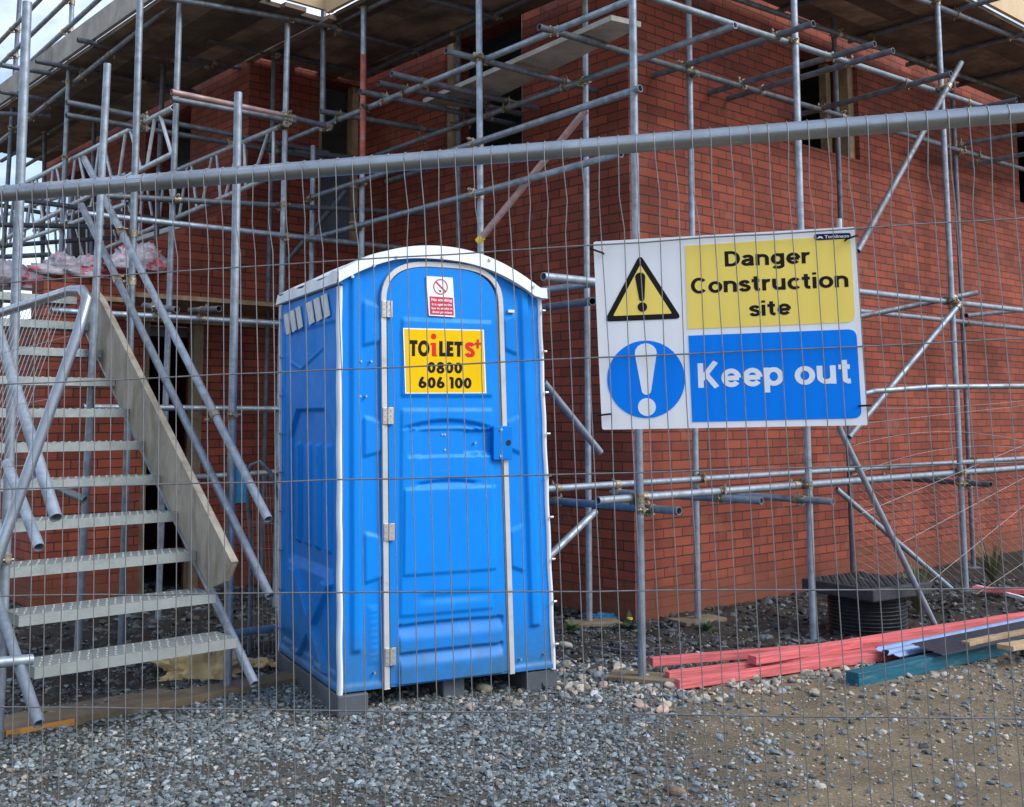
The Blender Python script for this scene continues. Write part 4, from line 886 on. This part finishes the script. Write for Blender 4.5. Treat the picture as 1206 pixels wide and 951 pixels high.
# roof
def roofz(s): return 2.302 + .207 * max(0, 1 - abs((s - .465) / .50) ** 2.1)
w = MB(); n = 64
def rx(s): return -.048 + s * 1.272
def rpt(s, y, top):
    e = .035; rid = .012 * (sm(.1, .14, y) - sm(.42, .46, y) + sm(.56, .6, y) - sm(.88, .92, y)) * sm(.08, .2, s) * (1 - sm(.8, .92, s))
    return (rx(s), y, roofz(s) + rid) if top else (rx(s), y, roofz(s) - .07 + (.0))
w.grid(lambda s, t: rpt(s, -.045 + t * (DEP + .09), True), n, 40)
w.grid(lambda s, t: (lambda z1_, z0_: (rx(s), -.045 - .006 * t, z1_ + (z0_ - z1_) * t))(roofz(s), min(roofz(s) - .06, ztop(min(1, max(0, s))) - .006)), n, 3)
w.grid(lambda s, t: (rx(s), -.051 + t * .052, min(roofz(s) - .06, ztop(min(1, max(0, s))) - .006)), n, 2)
w.grid(lambda s, t: (rx(s), DEP + .045, roofz(s) - .07 * t), n, 2)
for side in (0, 1):
    xx = rx(side); sg_ = -1 if side == 0 else 1
    w.grid(lambda y, t: (xx + sg_ * (.004 + .006 * math.sin(y * 31) * (1 - t) + .008 * t), -.051 + y * (DEP + .096), roofz(side) + .012 * (1 - t) * math.sin(y * 19) - .062 * t), 60, 4)
    w.grid(lambda y, t: (xx + sg_ * .012 - sg_ * t * .05, -.051 + y * (DEP + .096), roofz(side) - .062), 20, 2)
rf = TOI(w, 'roof', 'white_roof')
for (px_, py_) in ((440, 313), (467, 303), (521, 303), (577, 306), (628, 338), (415, 326)):
    x, z = tf(px_, py_, .05); w = MB().tube((x, -.058, z), (x, -.045, z), .009, 8, hollow=False); w.build('rivet', M['hinge'], rf)
# skids
for x0, x1, y0 in ((-.02, .15, -.03), (1.10, 1.30, .0), (.60, .73, .03)):
    w = MB(); w.box((x0, y0, -.005), (x1, DEP + .03, .105)); TOI(w, 'skid', 'skid', bevel=.008)
# TOILETS sticker
def T3(x, z, d): return (x, -d, z)
def tpoly(name, pts, m, d, parent=toi, th=.0006):
    return MB().poly([T3(x, z, d) for x, z in pts], th, (0, -1, 0)).build(name, M[m], parent)
DD = .034
cs_ = [zt_(183, 457, DD), zt_(686, 468, DD), zt_(702, 864, DD), zt_(197, 866, DD)]
stk = tpoly('toilets_sticker', cs_, 's_white', DD)
cc = np.mean(np.array(cs_), axis=0); tpoly('yellow_field', [tuple(cc + (np.array(c) - cc) * (.972, .965)) for c in cs_], 't_yellow', DD + .001, stk)
def ttext(txt, l, r, y, ytop, m, off, d=DD + .002, parent=stk, yr=None, cap='H', space=1., name='lettering'):
    (x0, z0), (x1, _) = zt_(l, y, DD), zt_(r, y, DD); h = zt_(l, ytop, DD)[1] - z0; sl = ((zt_(r, yr, DD)[1] if yr else z0) - z0) / (x1 - x0)
    w = MB(); add_bold(w, txt, x0, x1, 0, h, .25 if not txt[0].isdigit() else .235, lambda x, z, e: T3(x, z + z0 + (x - x0) * sl, d + e)); w.build(name, M[m], parent)
ttext('TO', 212, 348, 632, 532, 's_black', .04); ttext('LET', 396, 566, 634, 538, 's_black', .04)
ttext('S', 566, 630, 640, 545, 't_red', .05); tpoly('lettering', [zt_(*q, DD) for q in ((641, 528), (653, 528), (653, 549), (668, 549), (668, 561), (653, 561), (653, 583), (641, 583), (641, 561), (627, 561), (627, 549), (641, 549))], 't_red', DD + .0045, stk)
i0 = [zt_(354, 550, DD), zt_(388, 550, DD), zt_(388, 620, DD), zt_(398, 634, DD), zt_(362, 634, DD), zt_(362, 566, DD), zt_(352, 560, DD)]; tpoly('lettering', i0, 't_red', DD + .002, stk)
ic = zt_(373, 510, DD); rr_ = abs(zt_(390, 510, DD)[0] - ic[0]); tpoly('lettering', [(ic[0] + rr_ * math.cos(k * math.pi / 9), ic[1] + rr_ * math.sin(k * math.pi / 9)) for k in range(18)], 't_red', DD + .002, stk)
ttext('0800', 334, 551, 738, 668, 's_black', .04, space=.95); ttext('606 100', 278, 609, 832, 762, 's_black', .04, space=.95)
# no smoking sticker: crop coordinates 500..545,315..380 at 14.63x
def zn(x, y): return tf(500 + x / 14.63, 315 + y / 14.63, .03)
ns = tpoly('no_smoking_sticker', [zn(28, 150), zn(485, 180), zn(527, 862), zn(75, 832)], 's_white', .030)
tpoly('red_field', [zn(85, 500), zn(488, 525), zn(505, 832), zn(95, 815)], 't_pinkred', .031, ns)
cx_, cz_ = zn(275, 338); r_ = abs(zn(400, 338)[0] - cx_)
w = MB(); w.grid(lambda a, t: T3(cx_ + r_ * (1 - .14 * t) * math.cos(2 * math.pi * a), cz_ + r_ * (1 - .14 * t) * math.sin(2 * math.pi * a), .032), 36, 1); w.build('prohibition_ring', M['t_pinkred'], ns)
tpoly('prohibition_bar', [zn(185, 255), zn(200, 240), zn(370, 415), zn(355, 430)], 't_pinkred', .033, ns); tpoly('cigarette', [zn(245, 400), zn(270, 395), zn(290, 412), zn(268, 432)], 's_black', .032, ns); tpoly('cigarette', [zn(215, 345), zn(225, 338), zn(262, 390), zn(250, 398)], 'vent', .032, ns)
for txt, l, r, y0_, y1_ in (('No smoking', 115, 470, 595, 545), ('It is against the', 125, 465, 668, 630), ('law to smoke in', 120, 475, 735, 697), ('these premises', 130, 470, 800, 762)):
    (xa, za), (xb, zb_) = zn(l, y0_ - 14), zn(r, y0_); w = MB(); add_text(w, txt, xa, xb, 0, zn(l, y1_)[1] - zn(l, y0_)[1], 'H', .02, 1., lambda x, z: T3(x, z + za + (x - xa) * (zb_ - za) / (xb - xa), .0325)); w.build('lettering', M['s_white'], ns)

# ================================================================== TIMBERS, SHEET, MANHOLE, BAGS
def timber(name, P, Q, zc, wd, ht, m, label, cat='timber', ext=1.6, tilt=0., grp=None):
    a = pt(*P, 'h', zc); b = pt(*Q, 'h', zc); d = b - a; L_ = np.linalg.norm(d); d /= L_; b = b + d * ext; L_ += ext
    yw_ = math.atan2(d[1], d[0]); w = MB()
    n = 30; bend = [(.008 * math.sin(i / n * 5 + P[0]) + .003 * random.uniform(-1, 1)) for i in range(n + 1)]
    vs = [(L_ * i / n, s_ * wd / 2 + bend[i], h_ + bend[i] * .3) for i in range(n + 1) for s_, h_ in ((-1, 0), (1, 0), (1, ht), (-1, ht))]
    fs = [(4 * i + k, 4 * i + (k + 1) % 4, 4 * i + 4 + (k + 1) % 4, 4 * i + 4 + k) for i in range(n) for k in range(4)] + [(0, 3, 2, 1), (4 * n, 4 * n + 1, 4 * n + 2, 4 * n + 3)]
    w.add(vs, fs); o = w.build(name, M[m], None, bevel=.003); o.location = (a[0], a[1], zc); o.rotation_euler = (tilt, 0, yw_); tag(o, label, cat, grp); return o
G = 'pink treated timbers on the gravel'
timber('pink_timber', (767, 785), (1030, 764), .045, .05, .05, 'pink', 'pink timber at the back left of the pile, its end nearest the scaffold pole', grp=G, ext=1.0)
timber('pink_timber', (786, 802), (1035, 772), .012, .05, .05, 'pink', 'middle pink timber of the pile lying on the stones, end between the other two', grp=G, ext=.6)
timber('pink_timber', (797, 811), (1035, 779), .01, .05, .052, 'pink', 'frontmost pink timber of the pile, lying nearest the fence', grp=G, ext=.5)
timber('pink_timber', (885, 782), (1206, 731), .062, .07, .05, 'pink', 'long pink timber on top of the pile running up to the right edge', grp=G, ext=1.5)
# corrugated sheet
w = MB(); a = pt(1030, 772, 'h', .05); b = pt(1206, 738, 'h', .05); d = (b - a) / np.linalg.norm(b - a); pe = np.array([d[1], -d[0], 0])
if pe[1] > 0: pe = -pe
Ls = 2.6
def sheet(u_, v_):
    x = v_ * .20; return d * (u_ * Ls + .02 * math.sin(v_ * 30)) + pe * x + np.array([0, 0, .045 + .012 * math.sin(x * 95) - .02 * v_ + .02 * u_])
w.grid(lambda u_, v_: sheet(u_, v_), 30, 60); w.grid(lambda u_, v_: sheet(u_, v_) - np.array([0, 0, .003]), 30, 60)
o = w.build('corrugated_sheet', M['sheet'], None, loc=a); tag(o, 'blue grey corrugated sheet lying between the pink and teal timbers', 'sheet')
w = MB(); w.grid(lambda u_, v_: d * (u_ * Ls + .1) + pe * (.17 + v_ * .23) + np.array([0, 0, .085 - .03 * v_ + .003 * math.sin(v_ * 30) + .02 * u_]), 10, 12); o = w.build('dark_underlay', M['sheetdark'], None, loc=a + d * .03); tag(o, 'dark flat sheet under the front edge of the corrugated sheet', 'sheet')
timber('teal_timber', (1003, 809), (1206, 763), .0, .09, .085, 'teal', 'teal blue plastic wrapped timber bundle in front of the pink timbers', ext=1.5)
timber('offcut', (1138, 762), (1206, 748), .105, .06, .03, 'timber', 'raw timber offcut with dark end resting on the corrugated sheet', ext=.8)
timber('offcut', (1184, 766), (1225, 757), .115, .11, .03, 'timber', 'wide raw timber offcut at the right edge on the teal timber', ext=.6)
timber('striped_timber', (1145, 697), (1206, 700), .04, .06, .04, 'pink', 'red and white painted timber lying far right near the wall', ext=1.)
timber('pale_batten', (1150, 693), (1206, 708), .02, .03, .03, 's_white', 'thin white batten lying beside the red timber near the wall', ext=.8)
timber('conduit_length', (700, 764), (770, 772), .0, .02, .02, 'galv_dark', 'thin grey conduit length on the soil behind the pink timbers', ext=0)
# manhole riser
c_ = pt(1022, 745, 'h', 0); mh = empty('manhole_riser', (c_[0], c_[1], 0), label='black ribbed plastic manhole chamber with a square lid standing on the gravel', cat='manhole')
w = MB(); H_ = .34
w.grid(lambda a_, t: ((.265 + .012 * math.sin(t * 2 * math.pi * 13)) * math.cos(2 * math.pi * a_), (.265 + .012 * math.sin(t * 2 * math.pi * 13)) * math.sin(2 * math.pi * a_), -.03 + t * H_), 48, 130); w.build('ribbed_shaft', M['black'], mh)
w = MB(); w.box((-.32, -.32, H_ - .06), (.32, .32, H_ + .03)); l_ = w.build('square_lid', M['lid'], mh, bevel=.012); l_.rotation_euler = (0, 0, R(33))
w = MB()
for i in range(14):
    for j in range(14): x, y = -.27 + i * .0415, -.27 + j * .0415; w.box((x - .012, y - .005, H_ + .03), (x + .012, y + .005, H_ + .036)) if (i + j) % 2 else w.box((x - .005, y - .012, H_ + .03), (x + .005, y + .012, H_ + .036))
w.build('tread_pattern', M['lid'], l_)
# crumpled sheets
def crumple(name, cpos, rx_, ry_, rz_, m, label, cat, seed, rot=0., n=26, k=.7, yard=None):
    w = MB()
    def f(u_, v_):
        th = 2 * math.pi * u_; ph = math.pi * (v_ - .5); p = Vector((math.cos(ph) * math.cos(th), math.cos(ph) * math.sin(th), math.sin(ph)))
        q = 1 + k * (noise.noise(p * 1.6 + Vector((seed, 0, 0))) + .7 * abs(noise.noise(p * 4 + Vector((seed, 3, 0)))) + .4 * noise.noise(p * 9 + Vector((seed, 0, 7))))
        return (p.x * rx_ * q, p.y * ry_ * q, max(-.01, p.z * rz_ * q + rz_ * .35))
    w.grid(f, n * 2, n); o = w.build(name, M[m], None, loc=cpos); o.rotation_euler = (0, 0, rot); tag(o, label, cat); return o
p = pt(236, 797, 'h', 0); crumple('plastic_sack', (p[0], p[1], 0), .24, .12, .105, 'bag', 'crumpled yellow plastic sack lying on the soil behind the bottom tread', 'sack', 3, .3)
p = pt(305, 785, 'h', 0); crumple('plastic_sack', (p[0], p[1], 0), .09, .05, .03, 'bag', 'small flat scrap of yellow sack beside the toilet foot', 'sack', 8, .1)
p = pt(88, 326, 'b', 3.8); crumple('plastic_wrap', p, .26, .12, .12, 'film', 'crumpled white and red plastic wrapping on the stepped brick wall top at left', 'plastic wrap', 5, R(41))
p = pt(165, 318, 'b', 3.62); crumple('plastic_wrap', p, .22, .10, .14, 'film', 'crumpled plastic wrapping hanging behind the crossed stair rails', 'plastic wrap', 11, R(41))
p = pt(8, 338, 'b', 4.6); crumple('plastic_wrap', p, .3, .15, .14, 'film', 'white and red plastic wrapping at the extreme left edge behind the fence', 'plastic wrap', 15, R(41))
p = pt(712, 726, 'h', 0.02); crumple('rag', (p[0], p[1], 0), .09, .05, .03, 'tagblue', 'blue scrap of plastic on the soil below the brick corner', 'scrap', 21)
p = pt(677, 712, 'h', 0.0); w = MB().path([np.array([(t / 10 - .5) * .22, .03 * math.sin(t * .9), .05 + .05 * math.sin(t / 10 * math.pi)]) for t in range(11)], .004, 6); o = w.build('cable_loop', M['s_white'], None, loc=(p[0], p[1], 0)); tag(o, 'thin white looped cable on the soil right of the toilet', 'cable')
# litter of slates / wood near the foot of the wall
# ---- weeds
def weed(px_, py_, h, nl, label, m='leaf', flower=False, tall=False):
    p = pt(px_, py_, 'h', 0); rt = empty('weed', (p[0], p[1], gh(p[0], p[1])), random.uniform(0, 6), label=label, cat='weed', group='weeds')
    w = MB()
    for i in range(nl):
        a = random.uniform(0, 6.28); L_ = h * random.uniform(.5, 1.1); lean = random.uniform(.15, .45 if tall else 1.0); wd = L_ * (.014 if tall else random.uniform(.1, .2)); cs2 = np.array([math.cos(a), math.sin(a), 0]); pe2 = np.array([-math.sin(a), math.cos(a), 0])
        def f(u_, v_): r_ = L_ * v_; z_ = r_ * (1 - lean * .5) - lean * L_ * .45 * v_ * v_; return cs2 * (r_ * lean) + pe2 * (u_ - .5) * wd * math.sin(math.pi * min(1, v_ * .92 + .06)) * 2 + np.array([0, 0, max(.002, z_)])
        w.grid(f, 2, 6)
    w.build('leaves', M[m], rt)
    if flower: MB().tube((0, 0, h * .5), (0, 0, h * .5 + .012), .02, 10, hollow=False).build('flower', M['flower'], rt)
weed(742, 742, .16, 22, 'green weed with one yellow flower left of the pole under the sign', flower=True)
weed(832, 745, .12, 18, 'small leafy weed at the foot of the inner pole under the sign')
weed(110, 732, .17, 90, 'grass tuft growing in the soil behind the stair treads', tall=True); weed(145, 742, .10, 60, 'low grass tuft right of the taller one behind the stairs', tall=True)
weed(672, 745, .13, 24, 'dull green weed in the soil just right of the toilet'); weed(708, 752, .08, 18, 'low weed on the soil between toilet and pink timbers')
weed(1082, 722, .5, 130, 'tall dry yellowish weed behind the slumped panel', 'dead', tall=True); weed(1170, 690, .5, 120, 'tall dry weed against the wall at far right', 'dead', tall=True); weed(668, 715, .22, 30, 'dry brown weed clump at the foot of the recessed wall', 'dead', tall=True)
weed(190, 788, .09, 20, 'small green weed beside the yellow sack', tall=True); weed(640, 812, .05, 12, 'tiny weed by the right skid of the toilet')

# ================================================================== SKY, SUN, CAMERA
SUN_EL, SUN_AZ = R(40), R(112)      # azimuth measured from +Y towards +X
wd_ = D.worlds.new('World'); bpy.context.scene.world = wd_; wd_.use_nodes = True; nt = wd_.node_tree; N = nt.nodes.new; L = nt.links.new
bg = nt.nodes['Background']; sky = N('ShaderNodeTexSky'); sky.sky_type = 'NISHITA'; sky.sun_disc = False; sky.sun_elevation = SUN_EL; sky.sun_rotation = SUN_AZ; sky.altitude = 50; sky.air_density = 1.0; sky.dust_density = .8; sky.ozone_density = 1.0
tc = N('ShaderNodeTexCoord'); mp = N('ShaderNodeMapping'); mp.inputs['Scale'].default_value = (1, 1, 2.2); L(tc.outputs['Generated'], mp.inputs[0])
nz = N('ShaderNodeTexNoise'); nz.inputs['Scale'].default_value = 3.2; nz.inputs['Detail'].default_value = 9; nz.inputs['Roughness'].default_value = .58; nz.inputs['Distortion'].default_value = .25; L(mp.outputs[0], nz.inputs['Vector'])
rp = N('ShaderNodeMapRange'); rp.inputs[1].default_value = .43; rp.inputs[2].default_value = .58; L(nz.outputs[0], rp.inputs[0])
mx = N('ShaderNodeMix'); mx.data_type = 'RGBA'; mx.inputs[7].default_value = (6.8, 7.7, 9.4, 1); L(rp.outputs[0], mx.inputs[0]); L(sky.outputs[0], mx.inputs[6]); L(mx.outputs[2], bg.inputs[0]); bg.inputs[1].default_value = .088
sl = D.lights.new('sun', 'SUN'); sl.energy = 1.5; sl.angle = R(30); sl.color = (1, .98, .95); so = D.objects.new('sun', sl); COL.objects.link(so)
dv = Vector((math.sin(SUN_AZ) * math.cos(SUN_EL), math.cos(SUN_AZ) * math.cos(SUN_EL), math.sin(SUN_EL))); so.rotation_euler = dv.to_track_quat('Z', 'Y').to_euler(); so.location = (-5, 5, 12)
cam = D.cameras.new('camera'); co = D.objects.new('camera', cam); COL.objects.link(co)
m3 = Matrix([list(RC[0]), list(RC[1]), list(RC[2])]); co.matrix_world = Matrix.Translation(Vector(CAM)) @ m3.to_4x4()
cam.sensor_fit = 'HORIZONTAL'; cam.sensor_width = 36; cam.lens = 36 * F / 1206; cam.shift_x = 0; cam.shift_y = -(475.5 - PY) / 1206; cam.clip_start = .05; cam.clip_end = 1500
sc = bpy.context.scene; sc.camera = co; sc.render.engine = 'CYCLES'
sc.view_settings.view_transform = 'Standard'; sc.view_settings.look = 'None'; sc.view_settings.gamma = 1; sc.view_settings.exposure = 1.05
sc.cycles.max_bounces = 6
